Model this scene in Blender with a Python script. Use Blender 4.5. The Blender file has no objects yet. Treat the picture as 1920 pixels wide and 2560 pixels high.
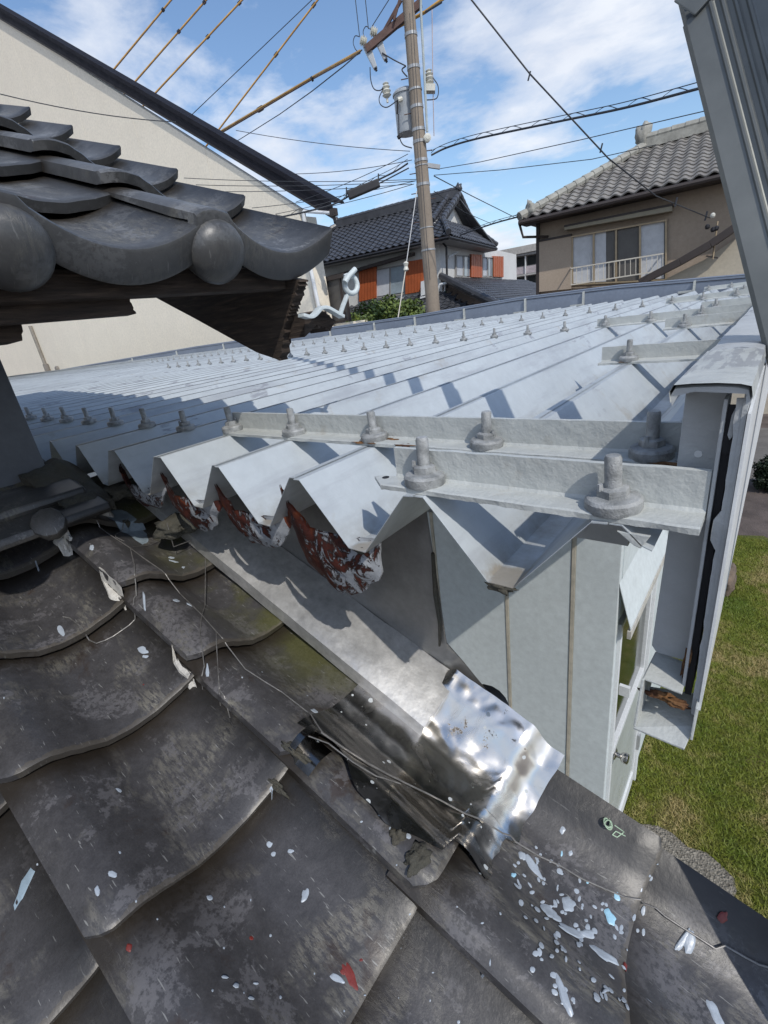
import bpy, bmesh, math, random
import numpy as np
from mathutils import Vector, Matrix, noise as mn
random.seed(7)
S = bpy.context.scene
COL = S.collection
PI = math.pi
def V(*a): return Vector(a)

# ------------------------------------------------------------------ camera
HD, PT, RO, F = 0.7213, 0.3878, -0.1386, 1162.2
fwd = V(-math.sin(HD)*math.cos(PT), math.cos(HD)*math.cos(PT), -math.sin(PT))
r0 = V(math.cos(HD), math.sin(HD), 0); u0 = r0.cross(fwd)
RT = r0*math.cos(RO)+u0*math.sin(RO); UP = u0*math.cos(RO)-r0*math.sin(RO)
cam = bpy.data.objects.new('camera', bpy.data.cameras.new('camera'))
COL.objects.link(cam); S.camera = cam
m = Matrix((RT, UP, -fwd)).transposed().to_4x4()
cam.matrix_world = m
cam.data.sensor_fit = 'HORIZONTAL'; cam.data.sensor_width = 36
cam.data.lens = 36*F/1920; cam.data.clip_start = .02; cam.data.clip_end = 3000
S.render.resolution_x = 768; S.render.resolution_y = 1024

# ------------------------------------------------------------------ light
SUN = V(.63, -.30, .715).normalized()          # direction towards the sun
w = bpy.data.worlds.new('World'); S.world = w; w.use_nodes = True
nt = w.node_tree; nt.nodes.clear()
def N(t, tree=None, **kw):
    n = (tree or nt).nodes.new(t)
    for k, v in kw.items(): setattr(n, k, v)
    return n
out = N('ShaderNodeOutputWorld'); bg = N('ShaderNodeBackground'); bg.inputs[1].default_value = .148
sky = N('ShaderNodeTexSky', sky_type='NISHITA', sun_disc=False)
sky.sun_elevation = math.asin(SUN.z); sky.sun_rotation = math.atan2(SUN.x, SUN.y)
sky.air_density = 1.15; sky.dust_density = .6; sky.ozone_density = 2.5
tc = N('ShaderNodeTexCoord'); sep = N('ShaderNodeSeparateXYZ'); nt.links.new(tc.outputs['Generated'], sep.inputs[0])
def mth(op, a, b=None, tree=None):
    tree = tree or nt
    n = tree.nodes.new('ShaderNodeMath'); n.operation = op
    for i, x in enumerate((a, b)):
        if x is None: continue
        if isinstance(x, (int, float)): n.inputs[i].default_value = x
        else: tree.links.new(x, n.inputs[i])
    return n.outputs[0]
def ramp(fac, stops, tree=None, interp='LINEAR'):
    tree = tree or nt
    n = tree.nodes.new('ShaderNodeValToRGB'); n.color_ramp.interpolation = interp
    el = n.color_ramp.elements
    while len(el) < len(stops): el.new(.5)
    for e, (p, c) in zip(el, stops):
        e.position = p; e.color = (c, c, c, 1) if isinstance(c, (int, float)) else (*c, 1)
    tree.links.new(fac, n.inputs[0]); return n.outputs[0]
zz = mth('ADD', mth('MAXIMUM', sep.outputs[2], 0.0), .12)
cx = mth('DIVIDE', sep.outputs[0], zz); cy = mth('DIVIDE', sep.outputs[1], zz)
cmb = N('ShaderNodeCombineXYZ'); nt.links.new(cx, cmb.inputs[0]); nt.links.new(cy, cmb.inputs[1]); cmb.inputs[2].default_value = 12.3
def nz(vec, scale, detail=6, rough=.6, tree=None, dist=0):
    tree = tree or nt
    n = tree.nodes.new('ShaderNodeTexNoise'); n.inputs['Scale'].default_value = scale
    n.inputs['Detail'].default_value = detail; n.inputs['Roughness'].default_value = rough
    n.inputs['Distortion'].default_value = dist
    tree.links.new(vec, n.inputs['Vector']); return n.outputs[0]
n1 = nz(cmb.outputs[0], .5, 9, .56, dist=.3)
n2 = nz(cmb.outputs[0], 2.6, 9, .60, dist=.25)
cl = mth('ADD', mth('MULTIPLY', n1, .66), mth('MULTIPLY', n2, .34))
# more cloud towards the horizon
cl = mth('ADD', cl, mth('MULTIPLY', mth('SUBTRACT', .42, sep.outputs[2]), .16))
cmask = ramp(cl, [(.447, 0), (.505, .55), (.575, .94)])
cshade = ramp(nz(cmb.outputs[0], 1.3, 7, .55), [(.32, (4.6, 5.0, 5.9)), (.64, (6.5, 6.75, 7.2))])
mx = N('ShaderNodeMix', data_type='RGBA')
nt.links.new(cmask, mx.inputs[0]); 
skc = N('ShaderNodeMix', data_type='RGBA', blend_type='MULTIPLY'); skc.inputs[0].default_value = 1
nt.links.new(sky.outputs[0], skc.inputs[6]); skc.inputs[7].default_value = (1.0, 1.06, 1.12, 1)
nt.links.new(skc.outputs[2], mx.inputs[6]); nt.links.new(cshade, mx.inputs[7])
nt.links.new(mx.outputs[2], bg.inputs[0]); nt.links.new(bg.outputs[0], out.inputs[0])
sl = bpy.data.lights.new('sun', 'SUN'); sl.energy = 2.9; sl.angle = math.radians(.53); sl.color = (1, .95, .87)
so = bpy.data.objects.new('sun', sl); COL.objects.link(so); so.rotation_euler = SUN.to_track_quat('Z', 'Y').to_euler()
so.location = (5, -3, 9)
S.view_settings.view_transform = 'Standard'; S.view_settings.look = 'None'
S.view_settings.exposure = 0.0; S.view_settings.gamma = 1; S.view_settings.use_curve_mapping = False
S.render.engine = 'CYCLES'; S.cycles.max_bounces = 6

# ------------------------------------------------------------------ helpers
def ray(px, py): return fwd*F + RT*(px-960) + UP*(1280-py)     # survey ray of the photograph, world metres
def on(px, py, n, d):
    v = ray(px, py); return v*(d/n.dot(v))
def onY(px, py, y): return on(px, py, V(0, 1, 0), y)
def onX(px, py, x): return on(px, py, V(1, 0, 0), x)
def onZ(px, py, z): return on(px, py, V(0, 0, 1), z)

def tag(o, label=None, cat=None, group=None, kind=None):
    if label: o['label'] = label
    if cat: o['category'] = cat
    if group: o['group'] = group
    if kind: o['kind'] = kind
    return o
def thing(name, label, cat, loc=(0, 0, 0), group=None):
    o = bpy.data.objects.new(name, None); COL.objects.link(o); o.location = loc
    o.empty_display_size = .1
    return tag(o, label, cat, group)
def link(name, me, parent=None, mat=None):
    o = bpy.data.objects.new(name, me); COL.objects.link(o)
    if mat is not None:
        me.materials.clear(); me.materials.append(mat)
    if parent is not None:
        o.parent = parent
        o.matrix_parent_inverse = Matrix.Translation(-world_loc(parent))
    return o
def world_loc(o):
    l = Vector(o.location)
    while o.parent is not None:
        if o.matrix_parent_inverse != Matrix.Identity(4): l = l + o.matrix_parent_inverse.translation
        o = o.parent; l = l + Vector(o.location)
    return l
def mesh(name, vs, fs, mat=None, parent=None, smooth=False):
    me = bpy.data.meshes.new(name); me.from_pydata([tuple(v) for v in vs], [], fs); me.validate()
    if smooth: me.polygons.foreach_set('use_smooth', [True]*len(me.polygons))
    me.update()
    return link(name, me, parent, mat)

class MB:
    def __init__(s): s.v = []; s.f = []
    def add(s, vs, fs):
        b = len(s.v); s.v += [Vector(v) for v in vs]; s.f += [tuple(i+b for i in f) for f in fs]; return s
    def prism(s, pts, off):
        n = len(pts); pts = [Vector(p) for p in pts]; off = Vector(off)
        s.add(pts+[p+off for p in pts], [tuple(range(n))[::-1], tuple(range(n, 2*n))]+[(i, (i+1) % n, (i+1) % n+n, i+n) for i in range(n)])
        return s
    def box(s, a, b):
        x0, y0, z0 = a; x1, y1, z1 = b
        return s.prism([(x0, y0, z0), (x1, y0, z0), (x1, y1, z0), (x0, y1, z0)], (0, 0, z1-z0))
    def obox(s, c, ax, ay, az):
        c = Vector(c); ax, ay, az = Vector(ax), Vector(ay), Vector(az)
        return s.prism([c-ax-ay-az, c+ax-ay-az, c+ax+ay-az, c-ax+ay-az], az*2)
    def beam(s, a, b, w, h, up=(0, 0, 1)):
        a, b = Vector(a), Vector(b); d = (b-a).normalized(); sx = d.cross(Vector(up)).normalized(); sz = sx.cross(d)
        return s.prism([a-sx*w/2-sz*h/2, a+sx*w/2-sz*h/2, a+sx*w/2+sz*h/2, a-sx*w/2+sz*h/2], b-a)
    def tube(s, pts, r, seg=8, cap=True):
        pts = [Vector(p) for p in pts]; rr = r if isinstance(r, (list, tuple)) else [r]*len(pts)
        up = None; rings = []; b = len(s.v)
        for i, p in enumerate(pts):
            d = (pts[min(i+1, len(pts)-1)]-pts[max(i-1, 0)])
            if d.length < 1e-9: d = V(0, 0, 1)
            d.normalize()
            if up is None:
                up = V(0, 0, 1) if abs(d.z) < .9 else V(1, 0, 0)
            sx = d.cross(up).normalized(); up = sx.cross(d).normalized()
            s.v += [p+(sx*math.cos(t)+up*math.sin(t))*rr[i] for t in (2*PI*k/seg for k in range(seg))]
        for i in range(len(pts)-1):
            for k in range(seg):
                a = b+i*seg+k; c = b+i*seg+(k+1) % seg
                s.f.append((a, c, c+seg, a+seg))
        if cap:
            s.f.append(tuple(b+k for k in range(seg))[::-1]); e = b+(len(pts)-1)*seg
            s.f.append(tuple(e+k for k in range(seg)))
        return s
    def lathe(s, prof, c=(0, 0, 0), ax=(0, 0, 1), seg=16):     # prof: (radius, height)
        c = Vector(c); ax = Vector(ax).normalized()
        return s.tube([c+ax*h for r, h in prof], [max(r, 1e-4) for r, h in prof], seg) if False else s._lathe(prof, c, ax, seg)
    def _lathe(s, prof, c, ax, seg):
        t = V(1, 0, 0) if abs(ax.x) < .8 else V(0, 1, 0)
        sx = ax.cross(t).normalized(); sy = ax.cross(sx); b = len(s.v)
        for r, h in prof:
            s.v += [c+ax*h+(sx*math.cos(2*PI*k/seg)+sy*math.sin(2*PI*k/seg))*r for k in range(seg)]
        for i in range(len(prof)-1):
            for k in range(seg):
                a = b+i*seg+k; d = b+i*seg+(k+1) % seg; s.f.append((a, d, d+seg, a+seg))
        s.f.append(tuple(b+k for k in range(seg))[::-1]); e = b+(len(prof)-1)*seg; s.f.append(tuple(e+k for k in range(seg)))
        return s
    def out(s, name, mat, parent=None, smooth=False, bev=0):
        o = mesh(name, s.v, s.f, mat, parent, smooth)
        bm = bmesh.new(); bm.from_mesh(o.data); bmesh.ops.recalc_face_normals(bm, faces=bm.faces)
        if bev:
            bmesh.ops.remove_doubles(bm, verts=bm.verts, dist=1e-6)
            bmesh.ops.bevel(bm, geom=[e for e in bm.edges if len(e.link_faces) == 2 and e.calc_face_angle(0) > .5], offset=bev, segments=2, affect='EDGES', profile=.6)
        bm.to_mesh(o.data); bm.free()
        if smooth:
            o.data.set_sharp_from_angle(angle=math.radians(38))
        return o
def copyo(o, parent=None, loc=None):
    c = o.copy(); COL.objects.link(c)
    if parent is not None: c.parent = parent
    if loc is not None: c.location = loc
    for k in o.children:
        copyo(k, c)
    return c

# ------------------------------------------------------------------ materials
def newmat(name):
    m = bpy.data.materials.new(name); m.use_nodes = True; t = m.node_tree; t.nodes.clear()
    o = t.nodes.new('ShaderNodeOutputMaterial'); b = t.nodes.new('ShaderNodeBsdfPrincipled'); t.links.new(b.outputs[0], o.inputs[0])
    g = t.nodes.new('ShaderNodeNewGeometry')
    return m, t, b, g.outputs['Position']
def setv(t, sock, x):
    if isinstance(x, (int, float)): sock.default_value = x
    elif isinstance(x, tuple): sock.default_value = (*x, 1)
    else: t.links.new(x, sock)
def mixc(t, f, a, b, mode='MIX'):
    n = t.nodes.new('ShaderNodeMix'); n.data_type = 'RGBA'; n.blend_type = mode
    setv(t, n.inputs[0], f); setv(t, n.inputs[6], a); setv(t, n.inputs[7], b); return n.outputs[2]
def mapv(t, vec, sc=(1, 1, 1), rot=(0, 0, 0), loc=(0, 0, 0)):
    n = t.nodes.new('ShaderNodeMapping'); n.inputs['Scale'].default_value = sc; n.inputs['Rotation'].default_value = rot; n.inputs['Location'].default_value = loc
    t.links.new(vec, n.inputs[0]); return n.outputs[0]
def bumpn(t, b, h, dist, st=1.0):
    n = t.nodes.new('ShaderNodeBump'); n.inputs['Strength'].default_value = st; n.inputs['Distance'].default_value = dist
    t.links.new(h, n.inputs['Height']); t.links.new(n.outputs[0], b.inputs['Normal']); return n
def sc(c, k): return tuple(x*k for x in c)
def M(name, col, rough=.6, metal=0., var=.18, scale=6., bs=80., bd=.0006, col2=None, spec=.5, thr=(.35, .65)):
    m, t, b, P = newmat(name)
    n = nz(P, scale, 7, .6, t)
    c = ramp(n, [(thr[0], sc(col, 1-var)), (thr[1], col2 or sc(col, 1+var*.6))], t)
    f = nz(P, scale*14, 4, .7, t)
    c = mixc(t, .35, c, ramp(f, [(.3, .62), (.7, 1.1)], t), 'MULTIPLY')
    setv(t, b.inputs['Base Color'], c)
    setv(t, b.inputs['Roughness'], ramp(nz(P, scale*2.3, 5, .6, t), [(.3, max(rough-.1, .03)), (.7, min(rough+.1, 1))], t))
    b.inputs['Metallic'].default_value = metal; b.inputs['Specular IOR Level'].default_value = spec
    if bd: bumpn(t, b, nz(P, bs, 5, .6, t), bd)
    return m

def tile_material(name, dark, mid, lichen=.5, specks=True, moss=False):
    m, t, b, P = newmat(name)
    oi = t.nodes.new('ShaderNodeObjectInfo')
    n = nz(P, 3.3, 8, .62, t, dist=.4)
    n = mth('ADD', n, mth('MULTIPLY', mth('SUBTRACT', oi.outputs['Random'], .5), .20), t)
    c = ramp(n, [(.34, sc(dark, .55)), (.45, dark), (.52, sc(mid, .72)), (.62, sc(mid, 1.15))], t)
    # fine mottling
    c = mixc(t, .6, c, ramp(nz(P, 60, 6, .7, t), [(.3, .55), (.7, 1.35)], t), 'MULTIPLY')
    c = mixc(t, .5, c, ramp(nz(P, 420, 3, .7, t), [(.35, .7), (.7, 1.3)], t), 'MULTIPLY')
    # chalky weathering, broken up by a fine scratchy noise that runs down the slope
    st = mapv(t, P, (16, 60, 16), (0, 0, .5))
    scr = nz(st, 3.2, 7, .75, t)
    pat = nz(P, 7.5, 6, .6, t, dist=.8)
    lm = mth('MULTIPLY', ramp(pat, [(.50, 0), (.66, 1)], t), ramp(scr, [(.44, 0), (.56, 1)], t), t)
    c = mixc(t, mth('MULTIPLY', lm, lichen, t), c, (.24, .225, .185))
    # brown stain
    br = ramp(nz(mapv(t, P, loc=(9, 3, 1)), 7.0, 8, .68, t, dist=.6), [(.60, 0), (.66, .7)], t)
    c = mixc(t, br, c, (.040, .026, .019))
    # crisp grey bloom with ragged outline
    bl = mth('MULTIPLY', ramp(nz(mapv(t, P, loc=(2, 8, 5)), 8.5, 12, .74, t, dist=.3), [(.545, 0), (.562, .8)], t), ramp(nz(P, 130, 4, .7, t), [(.40, 0), (.52, 1)], t), t)
    c = mixc(t, bl, c, sc(mid, 2.4))
    if moss:
        geo = t.nodes.new('ShaderNodeNewGeometry'); sp = t.nodes.new('ShaderNodeSeparateXYZ'); t.links.new(geo.outputs['Position'], sp.inputs[0])
        yy = ramp(sp.outputs[1], [(.33, 0), (.43, 1)], t)
        xm = ramp(mth('MULTIPLY', sp.outputs[0], -1, t), [(.45, 0), (.6, 1)], t)
        mm = mth('MULTIPLY', mth('MULTIPLY', yy, xm, t), ramp(nz(P, 6, 5, .6, t), [(.42, 0), (.56, .9)], t), t)
        c = mixc(t, mm, c, mixc(t, nz(P, 240, 2, .5, t), (.045, .05, .012), (.10, .095, .04)))
    # scratches
    s1 = ramp(nz(mapv(t, P, (30, 260, 30), (0, 0, .9)), 1.4, 2, .5, t), [(.69, 0), (.72, .7)], t)
    c = mixc(t, s1, c, (.26, .26, .25))
    # near-black along the laps and side joints, worn pale lip
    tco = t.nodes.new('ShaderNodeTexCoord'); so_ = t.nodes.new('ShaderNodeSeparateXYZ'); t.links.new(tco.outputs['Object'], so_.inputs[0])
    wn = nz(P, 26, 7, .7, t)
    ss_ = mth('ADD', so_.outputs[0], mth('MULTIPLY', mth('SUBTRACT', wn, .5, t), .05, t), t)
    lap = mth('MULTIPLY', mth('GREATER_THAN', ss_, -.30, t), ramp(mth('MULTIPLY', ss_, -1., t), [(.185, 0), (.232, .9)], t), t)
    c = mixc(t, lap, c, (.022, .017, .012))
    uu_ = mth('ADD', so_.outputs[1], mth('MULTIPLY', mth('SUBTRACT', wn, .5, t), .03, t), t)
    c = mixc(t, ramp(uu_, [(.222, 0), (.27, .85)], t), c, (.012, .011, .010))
    edge = mth('MULTIPLY', mth('GREATER_THAN', mth('ADD', so_.outputs[0], mth('MULTIPLY', mth('SUBTRACT', wn, .5, t), .03, t), t), -.006, t), .6, t)
    c = mixc(t, edge, c, (.095, .082, .064) if specks else sc(mid, .8))
    ro = ramp(n, [(.34, .24), (.60, .40)], t)
    if specks:
        vo = t.nodes.new('ShaderNodeTexVoronoi'); vo.inputs['Scale'].default_value = 62; t.links.new(P, vo.inputs['Vector'])
        sepc = t.nodes.new('ShaderNodeSeparateColor'); t.links.new(vo.outputs['Color'], sepc.inputs[0])
        rad = mth('MULTIPLY', mth('POWER', sepc.outputs[0], 9.0, t), .30, t)
        pr = mth('LESS_THAN', mth('ADD', vo.outputs['Distance'], mth('MULTIPLY', nz(P, 200, 2, .5, t), .06), t), mth('ADD', rad, .035, t), t)
        gate = mth('MULTIPLY', pr, mth('GREATER_THAN', sepc.outputs[1], .52, t), t)
        c = mixc(t, gate, c, (.36, .40, .43))
    setv(t, b.inputs['Base Color'], c); setv(t, b.inputs['Roughness'], ro)
    b.inputs['Specular IOR Level'].default_value = .55
    bumpn(t, b, mth('ADD', nz(P, 30, 8, .62, t), mth('MULTIPLY', lm, .25, t), t), .0010)
    return m
mt_tile = tile_material('smoked_tile', (.0125, .013, .0165), (.054, .052, .054), .7, True, True)
mt_tile_up = tile_material('smoked_tile_upper', (.018, .019, .021), (.066, .067, .068), .6, False)

def roofpaint(name, col, dark, brush=True, bd=.0004):
    m, t, b, P = newmat(name)
    c = ramp(nz(P, 2.2, 6, .55, t), [(.3, sc(col, .88)), (.7, sc(col, 1.05))], t)
    c = mixc(t, .3, c, ramp(nz(P, 35, 6, .7, t), [(.3, .75), (.7, 1.1)], t), 'MULTIPLY')
    if brush:
        st = nz(mapv(t, P, (150, 14, 60), (0, 0, .15)), 1, 3, .6, t)
        pa = ramp(nz(mapv(t, P, loc=(4, 1, 0)), 4.2, 3, .5, t), [(.63, 0), (.65, 1)], t)
        br = mth('MULTIPLY', pa, ramp(st, [(.47, 0), (.52, .8)], t), t)
        c = mixc(t, br, c, dark)
        c = mixc(t, ramp(nz(mapv(t, P, loc=(1, 7, 3)), 7, 8, .7, t), [(.60, 0), (.70, .45)], t), c, (.30, .26, .20))
        sz = t.nodes.new('ShaderNodeSeparateXYZ'); t.links.new(P, sz.inputs[0])
        for cxyz in ((-.190, .405, -.272), (-.392, .395, -.274), (-.592, .398, -.274)):
            vd_ = t.nodes.new('ShaderNodeVectorMath'); vd_.operation = 'DISTANCE'; t.links.new(P, vd_.inputs[0]); vd_.inputs[1].default_value = cxyz
            dd_ = mth('ADD', vd_.outputs['Value'], mth('MULTIPLY', mth('SUBTRACT', nz(P, 45, 4, .6, t), .5, t), .03, t), t)
            c = mixc(t, ramp(dd_, [(.020 if cxyz[0] > -.3 else .010, .75), (.027 if cxyz[0] > -.3 else .018, 0)], t), c, (.25, .205, .145))
        if name == 'roof_paint':
            vz = mth('MULTIPLY', ramp(mth('MULTIPLY', sz.outputs[2], -1., t), [(.238, 0), (.272, 1)], t), ramp(nz(P, 9, 8, .7, t), [(.40, 0), (.62, .8)], t), t)
            c = mixc(t, vz, c, (.20, .185, .15))
            c = mixc(t, ramp(nz(mapv(t, P, (9, 1.2, 9)), 2.0, 7, .65, t), [(.50, 0), (.66, .45)], t), c, dark)
    setv(t, b.inputs['Base Color'], c)
    setv(t, b.inputs['Roughness'], ramp(nz(P, 9, 5, .6, t), [(.3, .34), (.7, .55)], t))
    bumpn(t, b, mth('ADD', nz(P, 26, 4, .55, t), mth('MULTIPLY', nz(P, 260, 3, .6, t), .12, t), t), bd*4)
    return m
mt_roof = roofpaint('roof_paint', (.455, .495, .52), (.25, .26, .29))
mt_angle = roofpaint('angle_paint', (.50, .52, .505), (.30, .31, .32), True, .0011)
mt_steel = roofpaint('frame_paint', (.48, .50, .51), (.16, .17, .19), True, .0009)
mt_bolt = M('bolt_paint', (.27, .28, .28), .5, 0, .30, 60, 500, .0010, (.40, .41, .41))
mt_parapet = M('parapet_grey', (.20, .235, .30), .4, 0, .08, 1.5, 40, .0005)
mt_gap = M('dark_recess', (.018, .018, .022), .7, 0, .2, 5)
def rusty(name, base, cover=.5, scale=24.):
    m, t, b, P = newmat(name)
    n = nz(mapv(t, P, (1.5, 1.5, .8)), scale*1.25, 11, .74, t, dist=.9)
    if 'peel' in name:
        sp_ = t.nodes.new('ShaderNodeSeparateXYZ'); t.links.new(P, sp_.inputs[0])
        fx_ = mth('FRACT', mth('DIVIDE', mth('ADD', sp_.outputs[0], 2.575, t), .2, t), None, t)
        n = mth('ADD', n, mth('MULTIPLY', mth('SUBTRACT', fx_, .60, t), .26, t), t)
    mk = ramp(n, [(cover-.012, 0), (cover+.012, 1)], t)
    rc = ramp(nz(P, 30, 6, .6, t), [(.35, (.028, .006, .004)), (.55, (.075, .014, .007)), (.74, (.22, .055, .015))], t)
    c = mixc(t, mk, rc, ramp(nz(P, 50, 5, .6, t), [(.3, sc(base, .6)), (.7, base)], t))
    c = mixc(t, mth('MULTIPLY', ramp(n, [(cover-.03, 0), (cover, 1)], t), ramp(n, [(cover, 1), (cover+.035, 0)], t), t), c, (.02, .008, .007))
    setv(t, b.inputs['Base Color'], c); b.inputs['Roughness'].default_value = .62
    bumpn(t, b, mth('ADD', mth('MULTIPLY', mk, 1.2, t), mth('MULTIPLY', nz(P, 90, 6, .7, t), .5, t), t), .003)
    return m
mt_peel = rusty('peeling_paint_over_rust', (.36, .38, .41), .50)
mt_rust = rusty('rust', (.42, .40, .36), .62, 40)
mt_rustp = M('orange_rust_patch', (.11, .032, .010), .8, 0, .6, 60, 120, .003, (.24, .12, .045))
mt_rustb = rusty('rust_on_bracket', (.46, .47, .46), .475, 22)
mt_stain = rusty('stainless', (.4, .4, .4))
m, t, b, P = newmat('dull_stainless'); mt_stain = m
c = ramp(nz(P, 4, 6, .6, t), [(.3, (.46, .46, .455)), (.7, (.72, .71, .69))], t)
c = mixc(t, .6, c, ramp(nz(P, 45, 6, .7, t), [(.35, .6), (.65, 1.1)], t), 'MULTIPLY')
setv(t, b.inputs['Base Color'], c); b.inputs['Metallic'].default_value = .6
setv(t, b.inputs['Roughness'], ramp(nz(P, 12, 6, .7, t), [(.35, .30), (.65, .52)], t)); bumpn(t, b, nz(P, 14, 5, .6, t), .002)
mt_stain2 = M('weathered_stainless', (.30, .295, .285), .42, .55, .25, 5, 40, .001)
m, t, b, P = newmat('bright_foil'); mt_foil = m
dm = ramp(nz(P, 9, 8, .66, t, dist=.7), [(.52, 0), (.66, 1)], t)
dk = ramp(nz(mapv(t, P, loc=(5, 5, 5)), 15, 9, .74, t), [(.615, 0), (.635, 1)], t)
c = mixc(t, dm, (.80, .755, .69), (.46, .43, .39)); c = mixc(t, dk, c, (.15, .13, .11))
vo = t.nodes.new('ShaderNodeTexVoronoi'); vo.inputs['Scale'].default_value = 75; t.links.new(P, vo.inputs['Vector'])
sp = t.nodes.new('ShaderNodeSeparateColor'); t.links.new(vo.outputs['Color'], sp.inputs[0])
pk = mth('MULTIPLY', mth('LESS_THAN', vo.outputs['Distance'], mth('ADD', mth('MULTIPLY', mth('POWER', sp.outputs[0], 8., t), .3, t), .04, t), t), mth('GREATER_THAN', sp.outputs[1], .5, t), t)
c = mixc(t, pk, c, (.5, .53, .54)); setv(t, b.inputs['Base Color'], c)
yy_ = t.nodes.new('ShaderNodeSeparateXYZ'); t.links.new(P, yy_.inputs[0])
c = mixc(t, ramp(mth('ADD', yy_.outputs[1], mth('MULTIPLY', mth('SUBTRACT', nz(P, 13, 6, .6, t), .5, t), .22, t), t), [(.38, .85), (.44, 0)], t), c, (.085, .085, .085))  # dark mirror reflection painted into the base colour on the low-y side
c = mixc(t, pk, c, (.5, .53, .54)); setv(t, b.inputs['Base Color'], c)
setv(t, b.inputs['Metallic'], mth('SUBTRACT', 1., mth('MAXIMUM', pk, mth('MULTIPLY', dk, .9, t), t), t))
setv(t, b.inputs['Roughness'], mth('ADD', mth('ADD', .24, mth('MULTIPLY', dm, .22, t), t), mth('MULTIPLY', dk, .5, t), t))
bumpn(t, b, nz(P, 14, 3, .4, t), .0022)

mt_wall = M('pale_blue_wall_panel', (.66, .715, .725), .45, 0, .05, 2, 60, .0003)
mt_seal = M('old_sealant', (.50, .46, .38), .8, 0, .2, 20, 200, .0005)
mt_white = M('white_paint', (.74, .76, .77), .4, 0, .06, 5, 90, .0003)
mt_cream = M('cream_siding', (.88, .80, .66), .8, 0, .03, 1.2, 26, .006)
mt_fascia = M('dark_fascia', (.012, .012, .018), .75, 0, .1, 2, 50, .0003, None, .2)
mt_soffit = M('grey_soffit', (.30, .29, .28), .7)
mt_beige = M('beige_stucco', (.37, .30, .235), .9, 0, .07, 1.0, 60, .003)
mt_beige_lo = M('pale_stucco', (.50, .45, .36), .9, 0, .07, 1.0, 60, .003)
mt_stucco = M('white_stucco', (.66, .66, .64), .85, 0, .06, 1.0, 60, .002)
mt_brown = M('dark_brown_trim', (.045, .035, .032), .6, 0, .15, 3)
mt_btile = M('brown_roof_tile', (.235, .215, .195), .7, 0, .35, 3.5, 60, .002, (.30, .285, .26))
mt_bridge = M('pale_ridge_tile', (.34, .335, .30), .8, 0, .25, 5, 60, .002)
mt_ktile = M('black_roof_tile', (.065, .068, .078), .38, 0, .25, 3, 60, .001)
mt_orange = M('orange_shutter', (.40, .095, .028), .55, 0, .12, 3, 50, .0004)
mt_glass = M('window_glass', (.05, .06, .065), .06, 0, .2, 1.5, 30, 0)
mt_curtain = M('white_curtain', (.55, .57, .60), .7, 0, .10, 6, 20, .002)
mt_screen = M('grey_screen', (.10, .095, .09), .5, 0, .1, 3, 20, 0)
mt_alu = M('bronze_frame', (.38, .30, .20), .45, .3, .1, 5)
mt_rail = M('pale_railing', (.62, .58, .50), .45, 0, .1, 5)
mt_conc = M('pole_concrete', (.27, .225, .18), .85, 0, .16, 1.6, 90, .002)
mt_galv = M('galvanised_steel', (.42, .43, .44), .5, .5, .15, 9)
mt_xarm = M('brown_steel_arm', (.10, .055, .045), .7, 0, .3, 9)
mt_porc = M('porcelain', (.62, .61, .54), .35, 0, .12, 20)
mt_tank = M('transformer_grey', (.40, .43, .46), .45, 0, .08, 3)
mt_black = M('black_rubber', (.018, .018, .022), .55)
mt_cable = M('black_cable', (.03, .035, .045), .6)
mt_yellow = M('yellow_sleeve', (.52, .30, .07), .55, 0, .3, 2)
mt_hook = M('hook_paint', (.60, .66, .67), .5, 0, .08, 30, 90, .0018)
mt_putty = M('white_putty', (.60, .58, .54), .8, 0, .12, 60, 90, .004)
mt_mortar = M('old_mortar', (.16, .145, .11), .95, 0, .5, 18, 90, .006, (.06, .06, .05))
mt_wire = M('steel_wire', (.26, .25, .24), .5, .6, .3, 60)
mt_splat = M('pale_paint_drop', (.40, .45, .51), .35, 0, .12, 60, 150, .0003)
mt_splatr = M('red_paint_drop', (.20, .035, .028), .4, 0, .25, 60, 150, .0003)
mt_splatb = M('light_blue_paint_drop', (.36, .62, .78), .35, 0, .1, 60, 150, .0003)
mt_soil = M('brown_soil', (.12, .095, .085), .95, 0, .35, 2.5, 60, .01)
mt_leaf = M('leaves', (.08, .145, .028), .6, 0, .5, 6, 40, 0, (.15, .20, .035))
mt_darkwall = M('dark_painted_panel', (.115, .13, .155), .45, 0, .2, 4, 40, .001)
# weathered wood with grain
m, t, b, P = newmat('weathered_wood'); mt_wood = m
g = nz(mapv(t, P, (5, 5, 60)), 2.2, 7, .65, t, dist=.6)
setv(t, b.inputs['Base Color'], ramp(g, [(.3, (.014, .010, .008)), (.55, (.050, .035, .026)), (.72, (.105, .075, .055))], t))
b.inputs['Roughness'].default_value = .85; bumpn(t, b, g, .004)
# aluminium ladder
m, t, b, P = newmat('worn_aluminium'); mt_ladder = m
c = ramp(nz(P, 9, 7, .6, t), [(.3, (.125, .135, .133)), (.7, (.20, .21, .203))], t)
c = mixc(t, ramp(nz(mapv(t, P, (60, 60, 14), (0, .4, 0)), 1, 6, .7, t), [(.66, 0), (.70, .8)], t), c, (.07, .075, .08))
setv(t, b.inputs['Base Color'], c); b.inputs['Metallic'].default_value = .35; b.inputs['Roughness'].default_value = .5; bumpn(t, b, nz(P, 90, 4, .6, t), .00025)
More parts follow.
